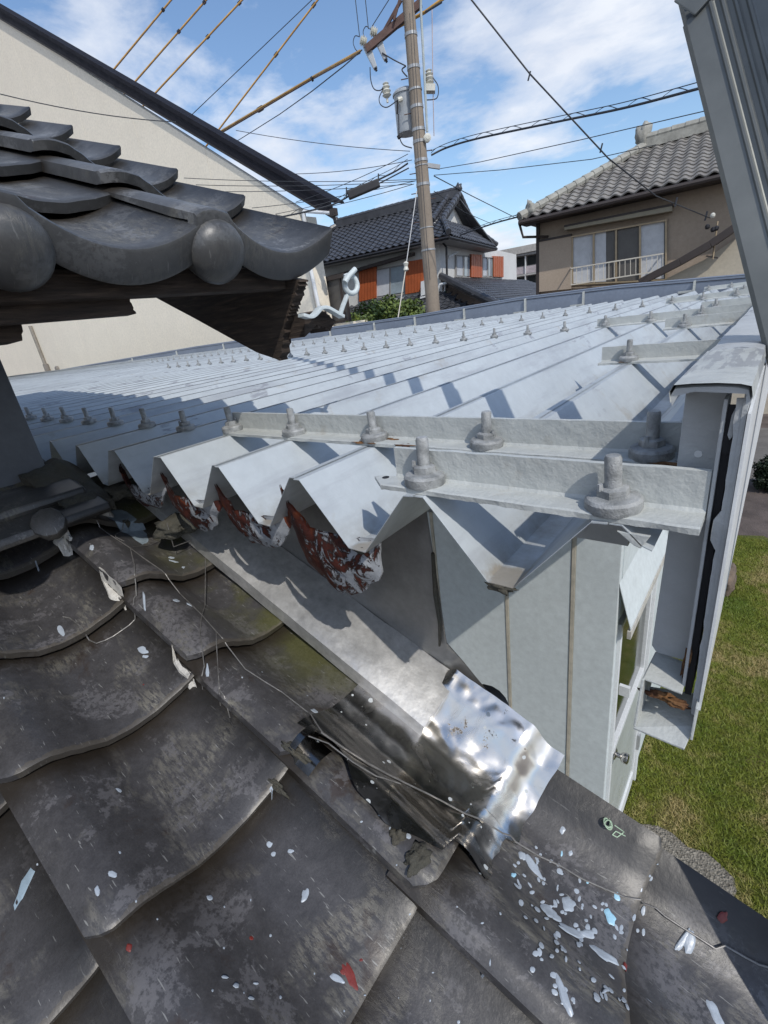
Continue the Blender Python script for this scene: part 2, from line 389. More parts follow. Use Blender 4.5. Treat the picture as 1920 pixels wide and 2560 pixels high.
# lawn
m, t, b, P = newmat('lawn'); mt_lawn = m
c = ramp(nz(P, 1.6, 6, .6, t), [(.35, (.075, .10, .008)), (.55, (.12, .135, .018)), (.70, (.22, .175, .07))], t)
c = mixc(t, .8, c, ramp(nz(P, 60, 6, .75, t), [(.3, .35), (.7, 1.5)], t), 'MULTIPLY')
setv(t, b.inputs['Base Color'], c); b.inputs['Roughness'].default_value = .9; bumpn(t, b, nz(P, 70, 6, .75, t), .03)
m, t, b, P = newmat('grass_blade'); mt_blade = m
c = ramp(nz(P, 1.9, 6, .7, t), [(.36, (.11, .165, .012)), (.50, (.18, .205, .022)), (.62, (.36, .29, .12))], t)
c = mixc(t, .7, c, ramp(nz(P, 90, 3, .75, t), [(.3, .5), (.7, 1.5)], t), 'MULTIPLY')
setv(t, b.inputs['Base Color'], c); b.inputs['Roughness'].default_value = .6
m, t, b, P = newmat('gravel'); mt_gravel = m
vo = t.nodes.new('ShaderNodeTexVoronoi'); vo.inputs['Scale'].default_value = 90; t.links.new(P, vo.inputs['Vector'])
setv(t, b.inputs['Base Color'], ramp(nz(vo.outputs['Color'], 3, 2, .5, t), [(.3, (.09, .08, .065)), (.7, (.33, .30, .25))], t)); b.inputs['Roughness'].default_value = .95
bumpn(t, b, vo.outputs['Distance'], .012)

# ================================================================== SETTING: GROUND
GZ = -3.3
gv = []
def gsheet(name, pts, z, mat, kind='structure'):
    o = mesh(name, [(x, y, z) for x, y in pts], [tuple(range(len(pts)))], mat); tag(o, kind=kind); return o
gsheet('ground', [(-900, -900), (900, -900), (900, 1500), (-900, 1500)], GZ-.012, mt_soil)
gsheet('lawn', [(-.39, -1.5), (3.0, -1.5), (3.0, 6.9), (1.2, 7.3), (.45, 7.0), (.20, 7.35), (-.39, 7.15)], GZ-.004, mt_lawn)
gpoly = [tuple(onZ(x, y, GZ).xy) for x, y in ((1600, 2060), (1640, 2062), (1680, 2082), (1720, 2118), (1765, 2130), (1800, 2160), (1835, 2195), (1842, 2230), (1825, 2262), (1835, 2300), (1800, 2340), (1650, 2330), (1560, 2200))]
gsheet('gravel_strip', gpoly, GZ, mt_gravel)
gsheet('path', [(-.39, 9.6), (4, 9.6), (4, 13.2), (-.39, 13.2)], GZ-.004, M('asphalt_path', (.15, .14, .13), .9, 0, .2, 3, 120, .004))
# grass blades
def blades(n, name):
    rs = np.random.RandomState(3)
    x = rs.uniform(-.38, 1.6, n); y = rs.uniform(1.2, 7.2, n)
    ing = np.ones(n, bool); c_ = np.zeros(n, bool); k_ = len(gpoly)
    for i in range(k_):
        (x1, y1), (x2, y2) = gpoly[i], gpoly[(i+1) % k_]
        c_ ^= ((y1 > y) != (y2 > y)) & (x < (x2-x1)*(y-y1)/(y2-y1+1e-12)+x1)
    ing = ~c_
    x = x[ing]; y = y[ing]; n = len(x)
    h = rs.uniform(.008, .022, n)*(1+.9*(rs.rand(n) > .97)); a = rs.uniform(0, 2*PI, n); wd = .0022+.0016*rs.rand(n)
    lx = rs.normal(0, .016, n); ly = rs.normal(0, .016, n)
    v = np.zeros((n, 3, 3)); v[:, 0] = np.stack([x-np.cos(a)*wd, y-np.sin(a)*wd, np.full(n, GZ-.004)], 1)
    v[:, 1] = np.stack([x+np.cos(a)*wd, y+np.sin(a)*wd, np.full(n, GZ-.004)], 1)
    v[:, 2] = np.stack([x+lx, y+ly, GZ+h], 1)
    me = bpy.data.meshes.new(name); me.vertices.add(n*3); me.vertices.foreach_set('co', v.ravel())
    me.loops.add(n*3); me.loops.foreach_set('vertex_index', np.arange(n*3)); me.polygons.add(n)
    me.polygons.foreach_set('loop_start', np.arange(n)*3); me.polygons.foreach_set('loop_total', np.full(n, 3)); me.update(); me.validate()
    o = link(name, me, None, mt_blade)
    return tag(o, 'short patchy green and yellowing grass of the lawn beside the pale shed', 'grass', kind='stuff')
blades(230000, 'grass')
# garden rock and bush
def blob(name, c, r, mat, parent=None, seed=0, rough=.35, sub=3, flat=1.):
    bm = bmesh.new(); bmesh.ops.create_icosphere(bm, subdivisions=sub, radius=1)
    for v in bm.verts:
        k = 1+rough*mn.noise(v.co*1.7+V(seed, 2*seed, 0))+.4*rough*mn.noise(v.co*5+V(seed, 0, seed))
        v.co = Vector(c)+V(v.co.x*r[0]*k, v.co.y*r[1]*k, v.co.z*r[2]*k)
    me = bpy.data.meshes.new(name); bm.to_mesh(me); bm.free()
    o = link(name, me, parent, mat)
    me.polygons.foreach_set('use_smooth', [True]*len(me.polygons))
    return o
rk = blob('garden_rock', (-.11, 5.75, GZ+.11), (.10, .20, .16), M('rock', (.17, .13, .10), .9, 0, .4, 12, 60, .01), None, 3, .7)
tag(rk, 'small brown rock standing on the lawn behind the steel frame', 'rock')
def leafy(name, c, r, n, mat, leaf=.03, parent=None, seed=1, cover=.55):
    rs = random.Random(seed); mb = MB()
    for i in range(n):
        u = rs.uniform(-1, 1); a = rs.uniform(0, 2*PI); q = math.sqrt(1-u*u); d = V(q*math.cos(a), q*math.sin(a), u)
        k = rs.uniform(cover, 1)*(1+.28*mn.noise(d*2.3+V(seed, 0, 0)))
        p = Vector(c)+V(d.x*r[0], d.y*r[1], d.z*r[2])*k
        ax = V(rs.uniform(-1, 1), rs.uniform(-1, 1), rs.uniform(-.6, 1)).normalized(); bx = ax.cross(V(rs.random(), rs.random(), rs.random())+d).normalized()
        l = leaf*rs.uniform(.7, 1.4)
        mb.add([p-bx*l*.35, p+ax*l*.5, p+bx*l*.35, p-ax*l*.5+d*l*.2], [(0, 1, 2, 3)])
    o = mb.out(name, mat, parent); return o
bush = thing('bush', 'dark green clipped bush beside the path at the right edge', 'bush', (.14, 9.2, GZ))
leafy('foliage', (.24, 9.2, GZ+.28), (.30, .30, .30), 5000, M('dark_leaves', (.018, .035, .012), .6, 0, .5, 6, 40, 0), .04, bush, 4)
MB().tube([(.24, 9.2, GZ-.01), (.24, 9.2, GZ+.3)], [.02, .012], 6).out('stem', mt_brown, bush)

# ================================================================== METAL-ROOFED SHED
TL = .0044
def zr(y): return -.1858+TL*y
shed = thing('metal_roofed_shed', 'pale blue steel shed with folded metal roof and bolted angle irons', 'shed', (-3, 4, GZ))
PITCH = .2; X0 = -.094; YF = .388; YB = 7.2
def sheet(y0, y1, name, wear=0, seed=0):
    # one fold, crest to crest centre: half crest, slope, valley, slope, half crest
    prof = [(-.10, 0), (-.088, 0), (-.0145, -.088), (.0145, -.088), (.088, 0), (.1015, 0.0012)]
    ys = [y0, y0+.004, y0+.05, y0+.2, y0+.6]+[y0+(y1-y0)*k/12 for k in range(2, 13)]
    vs = []; fs = []
    for j, y in enumerate(ys):
        for (x, z) in prof:
            dz = .0012*mn.noise(V(x*9+seed, y*3, 0))
            vs.append((x, y, zr(y)+z+dz))
    n = len(prof); th = .0011
    b = len(vs); vs += [(x, y, z-th) for x, y, z in vs]
    for j in range(len(ys)-1):
        for i in range(n-1):
            a = j*n+i; fs.append((a, a+1, a+n+1, a+n)); fs.append((b+a, b+a+n, b+a+n+1, b+a+1))
    for i in range(n-1): fs.append((i, b+i, b+i+1, i+1)); a = (len(ys)-1)*n+i; fs.append((a, a+1, b+a+1, b+a))
    return mesh(name, vs, fs, mt_roof)
s0 = sheet(YF, YB, 'roof_sheet'); s0.parent = shed; s0.matrix_parent_inverse = Matrix.Translation(-Vector(shed.location))
NS = 140
s0.location = (X0-.1, 0, 0)
vary = [s0.data]
for k in range(3):
    o = sheet(YF-.004+.003*k, YB-.02*k, 'roof_sheet', seed=3+k*5); vary.append(o.data); bpy.data.objects.remove(o)
for i in range(1, NS):
    c = s0.copy(); COL.objects.link(c); c.location = (X0-.1-PITCH*i, 0, 0); c.data = vary[i % 4]
# last half fold under the fascia
vs = []
def strip(name, prof, y0, y1, mat, parent, zf=True):
    vs = [(x, y, (zr(y) if zf else 0)+z) for y in (y0, (y0+y1)/2, y1) for x, z in prof]; n = len(prof)
    vs2 = [(x, y, z-.0012) for x, y, z in vs]; b = len(vs)
    fs = [(j*n+i, j*n+i+1, j*n+i+n+1, j*n+i+n) for j in range(2) for i in range(n-1)]
    fs += [(b+a, b+d, b+c, b+e) for a, e, c, d in fs]
    fs += [(i, b+i, b+i+1, i+1) for i in range(n-1)]
    return mesh(name, vs+vs2, fs, mat, parent)
strip('edge_fold', [(X0+.0018, .0), (X0+.012, 0.0), (X0+.028, -.016), (X0+.036, -.019)], .392, YB, mt_roof, shed)

# bolts ------------------------------------------------------------
def bolt_mesh():
    mb = MB()
    mb.lathe([(.0215, 0), (.0225, .002), (.0225, .0095), (.0205, .012), (.0125, .0135)], seg=20)
    mb.lathe([(.0128, .012), (.0132, .014), (.0128, .020), (.0105, .0215)], seg=6)
    mb.lathe([(.0068, .02), (.0068, .0475), (.0055, .0500)], seg=12)
    mb.lathe([(.0028, .0195), (.0022, .0255)], (.010, -.004, 0), seg=6)
    o = mb.out('roof_bolt', mt_bolt, None, True); return o
bt = bolt_mesh(); bme = bt.data; bpy.data.objects.remove(bt)
rb = random.Random(5)
def bolt(x, y, dz=0, s=1.0):
    o = bpy.data.objects.new('roof_bolt', bme); COL.objects.link(o); o.parent = shed
    o.matrix_parent_inverse = Matrix.Translation(-Vector(shed.location))
    o.location = (x, y, zr(y)+dz); o.rotation_euler = (rb.uniform(-.03, .03), rb.uniform(-.05, .05), rb.uniform(0, 6)); o.scale = (s, s, s*rb.uniform(.93, 1.05)); return o
RA, RB2, RC, RN = .5645, 2.64, 4.43, .4117
AT = .0055                                     # flange thickness
for k in range(0, 14): bolt(X0-PITCH*k, RA, AT if k < 5 else 0)
for k in range(0, 26): bolt(X0-PITCH*k, RB2, AT if k < 4 else 0)
for k in range(0, 46): bolt(X0-PITCH*k, RC, AT if k < 4 else 0)
for k in (0, 1): bolt(X0-PITCH*k, RN, AT, 1.05)
for y in (1.346, 2.2, 3.2, 5.05): bolt(X0-PITCH, y, AT)
for y in (6.6,):
    for k in range(0, 4): bolt(X0-PITCH*k, y, AT)
# angle irons ------------------------------------------------------
def angle(x0, x1, y, seed=0, h=.041, wd=.038, holes=False, ends=None):
    """L section: flange on the crests towards the camera, web standing at the back"""
    z = zr(y)+.0006; yw = y+.019; mb = MB(); t = .005
    n = 44; sec = [(yw-wd, AT-.0006), (yw-wd+.002, AT+.0006), (yw-t-.002, AT), (yw-t, AT+.003), (yw-t, h), (yw, h+.0004), (yw, 0), (yw-wd, 0)]
    vs = []
    for i in range(n+1):
        x = x0+(x1-x0)*i/n
        for j, (yy, zz2) in enumerate(sec):
            dy = dz = 0
            if j in (0, 1, 7): dy = .0022*mn.noise(V(x*34+seed, j*.1, 0))-.0012*abs(mn.noise(V(x*90, seed, 0)))
            if j in (4, 5): dz = .0009*mn.noise(V(x*40+seed, 5, 0))
            if j == 7: dz -= .0022*max(0, mn.noise(V(x*120+seed, 9, 0)))
            vs.append(V(x, yy+dy, z+zz2+dz))
    k = len(sec); fs = [tuple(range(k))[::-1], tuple(n*k+q for q in range(k))]
    fs += [(i*k+q, i*k+(q+1) % k, (i+1)*k+(q+1) % k, (i+1)*k+q) for i in range(n) for q in range(k)]
    mb.add(vs, fs); return mb.out('angle_iron', mt_angle, shed)
XR = -.0275
angle(-.345, XR, RN, 1)
angle(-.905, -.052, RA, 7)
angle(-.362, -.05, 1.346, 3)
angle(-.735, -.045, RB2, 4); angle(-.362, -.045, 2.2, 5); angle(-.362, -.045, 3.2, 6)
angle(-.735, -.045, RC, 8); angle(-.362, -.045, 5.05, 9); angle(-.735, -.045, 6.6, 10)
# slanting end of the nearest flange, with its slotted hole
zf = zr(RN)+.0006
MB().prism([(-.345, .3925, zf), (-.3455, .4255, zf), (-.366, .4225, zf), (-.3745, .4175, zf)], (0, 0, .005)).out('flange_tip', mt_angle, shed, bev=.0006)
MB().lathe([(.0045, 0), (.0045, .0006)], (-.3555, .4165, zf+.005), seg=12).out('flange_hole', mt_gap, shed)

# fascia frame at the right-hand edge --------------------------------
FX = -.0115; FY0 = .4285; FY1 = YB+.1
zt, zb = -.0745, -.376
# thin steel post: flat web facing the camera with a folded outer flange
mb = MB(); web = [(-.0545, zt-.004), (-.0548, zt-.02), (-.0553, -.20), (-.0590, -.345), (-.0540, -.3525), (-.0265, -.3525), (-.0255, zt-.010), (-.027, zt-.004), (-.050, zt-.0025)]
mb.prism([(x, FY0+.0265, z) for x, z in web], (0, .004, 0)); mb.out('fascia_post', mt_steel, shed, bev=.0008)
mb = MB(); mb.box((-.0265, FY0-.004, -.3595), (-.0238, FY0+.030, zt-.011)); mb.out('post_flange', mt_steel, shed, bev=.0008)
# second web behind it gives the frame its depth
MB().box((-.024, FY0+.002, -.372), (-.0185, FY0+.045, zt-.03)).out('frame_backing', mt_gap, shed)
# long fascia skin (outer sheet) and white edge trim
mb = MB(); ys = [FY0-.008+(FY1-FY0)*k/60 for k in range(61)]
vs = []
for y in ys:
    q = .0007*mn.noise(V(0, y*7, 0)); vs += [(FX+q-.003, y, zt-.002), (FX+q, y, zt-.003), (FX+.0005+q, y, zb-.01), (FX-.0025+q, y, zb-.01)]
fs = [(0, 1, 2, 3), tuple(len(vs)-4+i for i in range(4))[::-1]]+[(4*i+a, 4*i+(a+1) % 4, 4*i+4+(a+1) % 4, 4*i+4+a) for i in range(60) for a in range(4)]
mb.add(vs, fs).out('fascia_sheet', mt_steel, shed)
# inner lip of the skin, hanging wavy paint-covered edge
mb = MB(); k = 34
for i in range(k):
    z0 = zt-.01+(zb-zt)*i/k; z1 = zt-.01+(zb-zt)*(i+1)/k
    def xi(z):
        tt = (zt-z)/(zt-zb); base = -.0175 if .12 < tt < .34 else (-.0215 if .34 <= tt < .42 else -.0190+.003*tt)
        return base+.0012*mn.noise(V(z*60, 0, 3))
    mb.add([(xi(z0), FY0-.007, z0), (FX-.001, FY0-.0075, z0), (FX-.001, FY0-.0075, z1), (xi(z1), FY0-.007, z1),
            (xi(z0), FY0-.0045, z0), (FX-.001, FY0-.0045, z0), (FX-.001, FY0-.0045, z1), (xi(z1), FY0-.0045, z1)],
           [(0, 1, 2, 3), (7, 6, 5, 4), (0, 3, 7, 4), (1, 5, 6, 2)])
mb.out('fascia_lip', mt_steel, shed)
MB().box((FX+.0006, FY0-.012, zb+.002), (FX+.0026, FY1, zt-.02)).out('white_edge_trim', mt_white, shed)
# painted cap, folded over the top
mb = MB()
capn = 70
for i in range(capn):
    pass
vs = []; sec = [(-.0575, -.012), (-.0590, -.004), (-.0565, .0012), (-.045, .002), (-.030, .0022), (-.018, .0012), (-.0115, -.0005), (-.0095, -.010), (-.0120, -.012), (-.014, -.003), (-.045, -.0012), (-.0545, -.004)]
for i in range(capn+1):
    y = FY0-.018+(FY1-FY0)*(i/capn)**1.7
    for j, (x, z) in enumerate(sec):
        jx = .0016*mn.noise(V(j*.7, y*26, 1)); jz = .0016*mn.noise(V(j*.4, y*22, 5))
        if i == 0: jz -= .002*abs(mn.noise(V(j*2, 0, 0)))+.0015
        vs.append((x+jx, y, zt+z+jz))
n = len(sec); fs = [tuple(range(n))[::-1]]+[(i*n+q, i*n+(q+1) % n, (i+1)*n+(q+1) % n, (i+1)*n+q) for i in range(capn) for q in range(n)]
MB().add(vs, fs).out('fascia_cap', mt_steel, shed, True)
# overlap joint of the cap
MB().add([(x*1.0+.0006*(1 if x > -.03 else -1), y, zt+z+.0018) for y in (FY0-.022, FY0+.15+.02) for x, z in sec[:8]], [(i, i+1, i+9, i+8) for i in range(7)]).out('cap_overlap', mt_angle, shed, True)
# slot in the cap's front fold and hanging bracket
MB().box((-.0235, FY0+.000, -.128), (-.0165, FY0+.001, zt-.016)).out('cap_slot', mt_gap, shed)
MB().prism([(-.0205, FY0-.003, -.098), (-.0175, FY0-.003, -.088), (-.0168, FY0-.003, -.112), (-.0195, FY0-.003, -.117), (-.0212, FY0-.003, -.113)], (0, .003, 0)).out('slot_clip', mt_steel, shed, bev=.0007)
# rusted bottom bracket: a folded channel
mb = MB(); t_ = .0022
mb.prism([(-.0575, FY0-.016, -.354), (-.0245, FY0-.016, -.357), (-.0245, FY0+.030, -.357), (-.0545, FY0+.03, -.353)], (0, 0, -t_))
mb.prism([(-.0595, FY0-.030, -.4075), (-.0155, FY0-.034, -.4055), (-.0110, FY0-.012, -.394), (-.0108, FY0+.03, -.390), (-.0575, FY0+.03, -.402)], (0, 0, -t_))
mb.prism([(-.0585, FY0-.018, -.3545), (-.0600, FY0-.029, -.407), (-.0580, FY0+.03, -.403), (-.0555, FY0+.03, -.3545)], (t_, 0, 0))
mb.prism([(-.0128, FY0-.02, -.366), (-.0128, FY0-.026, -.400), (-.0128, FY0+.03, -.392), (-.0128, FY0+.03, -.360)], (t_, 0, 0))
mb.out('rusted_bottom_bracket', mt_angle, shed, bev=.0006)
tag(shed.children[-1], 'folded steel bracket with rust and flaking grey paint')
for (qx, qy, qz, a_, b_, c_) in ((1650, 1738, FY0-.006, .013, .004, .0042), (1690, 1757, FY0-.014, .010, .004, .003), (1712, 1665, FY0+.004, .0022, .003, .016), (1722, 1640, FY0, .0018, .003, .014)):
    blob('rust_patch', onY(qx, qy, qz), (a_, b_, c_), mt_rustp, shed, a_*900, .9, 3)
MB().lathe([(.0058, 0), (.0062, .0012), (.0062, .0048), (.0050, .0060)], (-.0425, FY0+.0225-.006, -.1705), (0, -1, 0), 6).out('frame_bolt', mt_angle, shed)
MB().lathe([(.0030, 0), (.0030, .0005)], (-.0405, FY0+.0262, -.1375), (0, -1, 0), 16).out('drilled_hole', mt_white, shed)
# rust stains as flaking plates on the flange of the second angle
for (x, y, w_, nm) in ((-.502, RA-.017, .024, 0), (-.466, RA+.006, .014, 1), (-.070, RA-.018, .024, 2), (-.42, RA-.018, .016, 3), (-.30, 1.33, .016, 4), (-.30, 2.187, .018, 5)):
    blob('rust_patch', (x, y, zr(y)+AT+.0002), (w_, .0060, .0013), mt_rustp, shed, nm+1, .9, 3)

# walls below ------------------------------------------------------
YW = 1.9; XC = -.39
def wpanel(x0, x1, i):
    o = MB().box((x0, YW, GZ-.02), (x1, YW+.04, zr(YW)-.092)).out('wall_panel', mt_wall, shed, bev=.004); return o
seams = [XC, -.585, -.915, -1.34, -1.76, -2.2, -2.65, -3.1, -3.6, -4.1, -4.6, -5.1, -6.0]
for i in range(len(seams)-1):
    x1 = seams[i]-(.009 if i else 0); x0 = seams[i+1]+(.010)
    wpanel(x0, x1, i)
    if i < 4: MB().box((seams[i+1]-.006, YW-.004, GZ-.02), (seams[i+1]+.010, YW+.02, zr(YW)-.094)).out('seam_sealant', mt_seal, shed)
MB().box((-6, YW+.03, GZ-.02), (XC-.01, YW+.06, zr(YW)-.12)).out('wall_core', mt_wall, shed)
MB().box((-28, YW+.10, GZ-.02), (-5.9, YB-.3, -.32)).out('rear_wall', mt_wall, shed)
# +X face: door and wall beyond
DX = XC
DY0, DY1, DZ0, DZ1 = 1.955, 2.72, -3.28, -1.42
MB().box((DX-.06, 1.941, GZ-.02), (DX-.004, DY0-.002, zr(2)-.1)).out('corner_post', mt_wall, shed)
MB().box((DX-.06, DY0, DZ1+.03), (DX, DY1+.06, zr(2)-.1)).out('wall_over_door', mt_wall, shed)
MB().box((DX-.06, DY1+.062, GZ-.02), (DX, YB-.3, zr(2)-.1)).out('side_wall', mt_wall, shed)
MB().box((DX-.06, YB-.298, GZ-.02), (DX, YB-.25, -.3)).out('rear_post', mt_wall, shed)
fr = MB()
for (a, b_) in (((DX-.03, DY0+.001, DZ0), (DX+.012, DY0+.03, DZ1)), ((DX-.03, DY1-.03, DZ0), (DX+.012, DY1, DZ1)), ((DX-.03, DY1+.004, DZ0), (DX+.028, DY1+.03, DZ1+.25)), ((DX-.03, DY1+.034, DZ0), (DX+.016, DY1+.056, DZ1+.25)),
                ((DX-.03, DY0+.031, -2.27), (DX+.014, DY1-.031, -2.23)), ((DX-.03, DY0+.031, DZ1-.03), (DX+.012, DY1-.031, DZ1-.001)), ((DX-.03, DY0+.031, DZ0), (DX+.014, DY1-.031, DZ0+.12))): fr.box(a, b_)
door = fr.out('door', mt_white, shed, bev=.002)
mt_dglass = M('door_glass', (.012, .016, .010), .04, 0, .1, 2, 20, 0)
MB().box((DX-.018, DY0+.032, -2.228), (DX-.008, DY1-.032, DZ1-.032)).out('glass_pane', mt_dglass, door)
MB().box((DX-.018, DY0+.032, DZ0+.122), (DX+.002, DY1-.032, -2.272)).out('lower_panel', M('door_panel', (.42, .45, .43), .35, 0, .05, 3), door)
mb = MB(); mb.lathe([(.030, 0), (.031, .006), (.014, .012), (.012, .028), (.024, .038), (.029, .052), (.027, .066), (.018, .070)], (DX+.012, DY0+.065, -2.30), (1, 0, 0), 20)
mb.out('door_knob', M('brushed_steel_knob', (.55, .53, .50), .28, 1, .1, 30), door, True)
MB().box((DX+.012, DY1-.02, -2.95), (DX+.03, DY1+.02, -2.82)).out('hinge', mt_galv, door)
# hood over the door
mb = MB()
mb.prism([(DX+.0, 1.90, -1.17), (DX+.0, 2.80, -1.17), (DX+.058, 2.80, -1.385), (DX+.058, 1.90, -1.385)], (0, 0, -.012)); mb.out('door_hood', mt_wall, shed)
MB().box((DX+.046, 1.895, -1.44), (DX+.062, 2.81, -1.399)).out('hood_lip', M('chipped_lip', (.55, .53, .48), .6, 0, .2, 25), shed)
MB().box((DX+.001, DY0+.10, -1.92), (DX+.05, DY0+.12, -1.86)).out('door_stop', mt_white, shed)

# purlins below the sheets
for y in (.70, RB2, RC, 6.6):
    MB().box((-27, y+.02, zr(y)-.19), (-.14, y+.07, zr(y)-.0925)).out('purlin', mt_steel, shed)

# far parapet -------------------------------------------------------
PY = 7.42
pp = [(-.02, -.06), (-.45, -.055), (-1.8, .02), (-3.2, .045), (-5.2, .0), (-9, .0), (-12.6, -.01), (-20, -.12), (-30, -.28)]
mb = MB(); mb.add([(x, PY, z) for x, z in pp]+[(x, PY, -.60) for x, z in pp]+[(x, PY+.03, z) for x, z in pp]+[(x, PY+.03, -.60) for x, z in pp],
    [(i, i+1, i+10, i+9) for i in range(8)]+[(i+18, i+27, i+28, i+19) for i in range(8)]+[(i, i+18, i+19, i+1) for i in range(8)]+[(0, 9, 27, 18), (8, 26, 35, 17)])
mb.out('parapet_sheet', mt_parapet, shed)
def pz(x):
    for (a, za), (b_, zb_) in zip(pp, pp[1:]):
        if b_ <= x <= a: return za+(zb_-za)*(x-a)/(b_-a)
    return -.28
MB().tube([(x, PY+.01, z+.004) for x, z in pp], .014, 6).out('parapet_cap', mt_parapet, shed)
MB().tube([(x, PY-.004, z-.03) for x, z in pp], .0035, 4).out('parapet_seam', mt_gap, shed)
xs = [-.93, -2.25, -3.1, -4.15, -5.15, -6.1, -7.3, -9.0, -11.2, -13.6, -16.5]
for x in xs:
    b_ = MB(); z = pz(x)
    b_.box((x-.012, PY-.012, zr(7)-.02), (x+.012, PY-.004, z-.012)); b_.box((x-.012, PY-.035, zr(7)-.02), (x-.006, PY-.013, z-.02))
    b_.box((x-.16, PY-.09, zr(7)-.012), (x+.012, PY-.014, zr(7)+.012)); b_.out('parapet_bracket', mt_angle, shed)

# rust-and-paint end cups below the front valleys ---------------------
def cup(xc, sx, sz, seed, name='drip_cup'):
    vs = []; n = 26; m_ = 11
    top = -.205; vs.append(V(xc-.055, YF+.038, top))
    o = MB()
    P0 = []
    for i in range(n+1):
        a = PI*(1.02+.96*i/n)                  # from left round the bottom to the right
        row = []
        for j in range(m_+1):
            rr = j/m_
            x = xc+math.cos(a)*sx*rr; z = -.262+math.sin(a)*sz*rr+(.05*(1-rr) if False else 0)
            bul = .034*(1-rr**2.4)
            nn = 1+.16*mn.noise(V(a*2.2, seed, 0))+.05*mn.noise(V(a*9, seed, 4))
            x = xc+(x-xc)*nn; z = -.262+(z+.262)*nn
            if x < xc-.02 and i < 9: z += (.055*(1-i/9))*rr
            y = YF+.030-bul*.75+.004*mn.noise(V(x*60, z*60, seed))
            row.append(V(x, y, z))
        P0.append(row)
    for row in P0: o.v += row
    k = m_+1
    for i in range(n):
        for j in range(m_): o.f.append((i*k+j, i*k+j+1, (i+1)*k+j+1, (i+1)*k+j))
    b = len(o.v); o.v += [v+V(0, .0035, 0) for v in o.v[:b]]
    o.f += [tuple(q+b for q in f)[::-1] for f in o.f[:]]
    for i in range(n): o.f.append((i*k+m_, (i+1)*k+m_, (i+1)*k+m_+b, i*k+m_+b))
    ob = o.out(name, mt_peel, shed, True)
    return ob
for i, (xc, sx, sz) in enumerate(((-.478, .098, .118), (-.668, .100, .078), (-.868, .098, .082), (-1.070, .09, .065))):
    cup(xc, sx, sz, i*3+1)
blob('dirt_lump', (-.194, .390, -.277), (.014, .004, .0042), mt_mortar, shed, 4, .9)
blob('dirt_lump', (-.394, .390, -.276), (.012, .004, .0035), mt_mortar, shed, 5, .9)
blob('dirt_lump', (-1.0, .43, -.365), (.045, .04, .018), mt_mortar, shed, 8, .9)
blob('dirt_lump', (-1.19, .42, -.295), (.05, .04, .018), mt_mortar, shed, 9, .9)
# hanging curled edge at the right of the near angle
MB().prism([(-.086, .392, -.1905), (-.060, .392, -.1905), (-.0665, .392, -.2035), (-.072, .392, -.2015)], (0, .003, 0)).out('curled_edge', mt_angle, shed, bev=.0008)

# ================================================================== OLD TILED HOUSE
house = thing('old_tiled_house', 'old house with worn grey tile roofs, rotten eave boards and stainless flashing', 'house', (-1.5, -.5, GZ))
TH = math.radians(21); e1 = V(math.cos(TH), 0, -math.sin(TH)); a1 = V(0, 1, 0); n1v = V(math.sin(TH), 0, math.cos(TH))
D0 = -.765
def T1(s, y, w_): return e1*s+a1*y+n1v*(D0+w_)
PR = [(0, .040), (.008, .047), (.026, .052), (.05, .048), (.07, .035), (.095, .014), (.125, -.008), (.16, -.017), (.195, -.017), (.235, -.007), (.27, .006), (.285, .010)]
def prof(u, last=False):
    for (a, za), (b_, zb_) in zip(PR, PR[1:]):
        if u <= b_:
            t_ = max(0, min(1, (u-a)/(b_-a))); t_ = t_*t_*(3-2*t_)*.5+t_*.5
            return za+(zb_-za)*t_
    return PR[-1][1]
EXP = .2335; TW = .273; LIFT = .026
def tilemesh(name, width=.287, eave=False, nu=26, ns=9, verge=False, amp=1.):
    L = .29; vs = []; fs = []
    us = [width*i/nu for i in range(nu+1)]
    ss = [-L+L*j/(ns-1) for j in range(ns)]; ss[-1] = -.0; ss.insert(ns-1, -.006)
    ns = len(ss)
    for s in ss:
        for u in us:
            w_ = prof(u)*amp
            if verge and u > .215: w_ += .022*((u-.215)/.07)**1.4
            cut = .020*max(0, 1-u/.028)**2 if s > -.02 else 0
            cr = .008*max(0, 1-(width-u)/.02)**2 if s > -.02 else 0
            w2 = w_+LIFT*(1+s/EXP)-(.0028 if s == 0 else 0)
            vs.append(V(s-cut-cr, u, w2))
    k = nu+1; b = len(vs); th = .018
    for j, s in enumerate(ss):
        for i, u in enumerate(us):
            v = vs[j*k+i]; vs.append(V(v.x-(.002 if j == ns-1 else 0), v.y, v.z-th+(.003 if j == ns-1 else 0)))
    for j in range(ns-1):
        for i in range(nu):
            a = j*k+i; fs.append((a, a+k, a+k+1, a+1)); fs.append((b+a, b+a+1, b+a+k+1, b+a+k))
    for i in range(nu): a = (ns-1)*k+i; fs.append((a, b+a, b+a+1, a+1)); fs.append((i, i+1, b+i+1, b+i))
    for j in range(ns-1): a = j*k; fs.append((a, b+a, b+a+k, a+k)); a = j*k+nu; fs.append((a, a+k, b+a+k, b+a))
    me = bpy.data.meshes.new(name); me.from_pydata([tuple(v) for v in vs], [], fs)
    me.polygons.foreach_set('use_smooth', [True]*len(me.polygons)); me.update()
    me.set_sharp_from_angle(angle=math.radians(40))
    return me
tm = tilemesh('roof_tile'); tm.materials.append(mt_tile)
tmv = tilemesh('roof_tile', .292, verge=True); tmv.materials.append(mt_tile)
R1 = Matrix((e1, a1, n1v)).transposed()
cols = [.252-TW*k for k in range(4)]; rows = [-.935, -.70, -.468, -.233, .012, .247, .482, .717]
rt = random.Random(2)
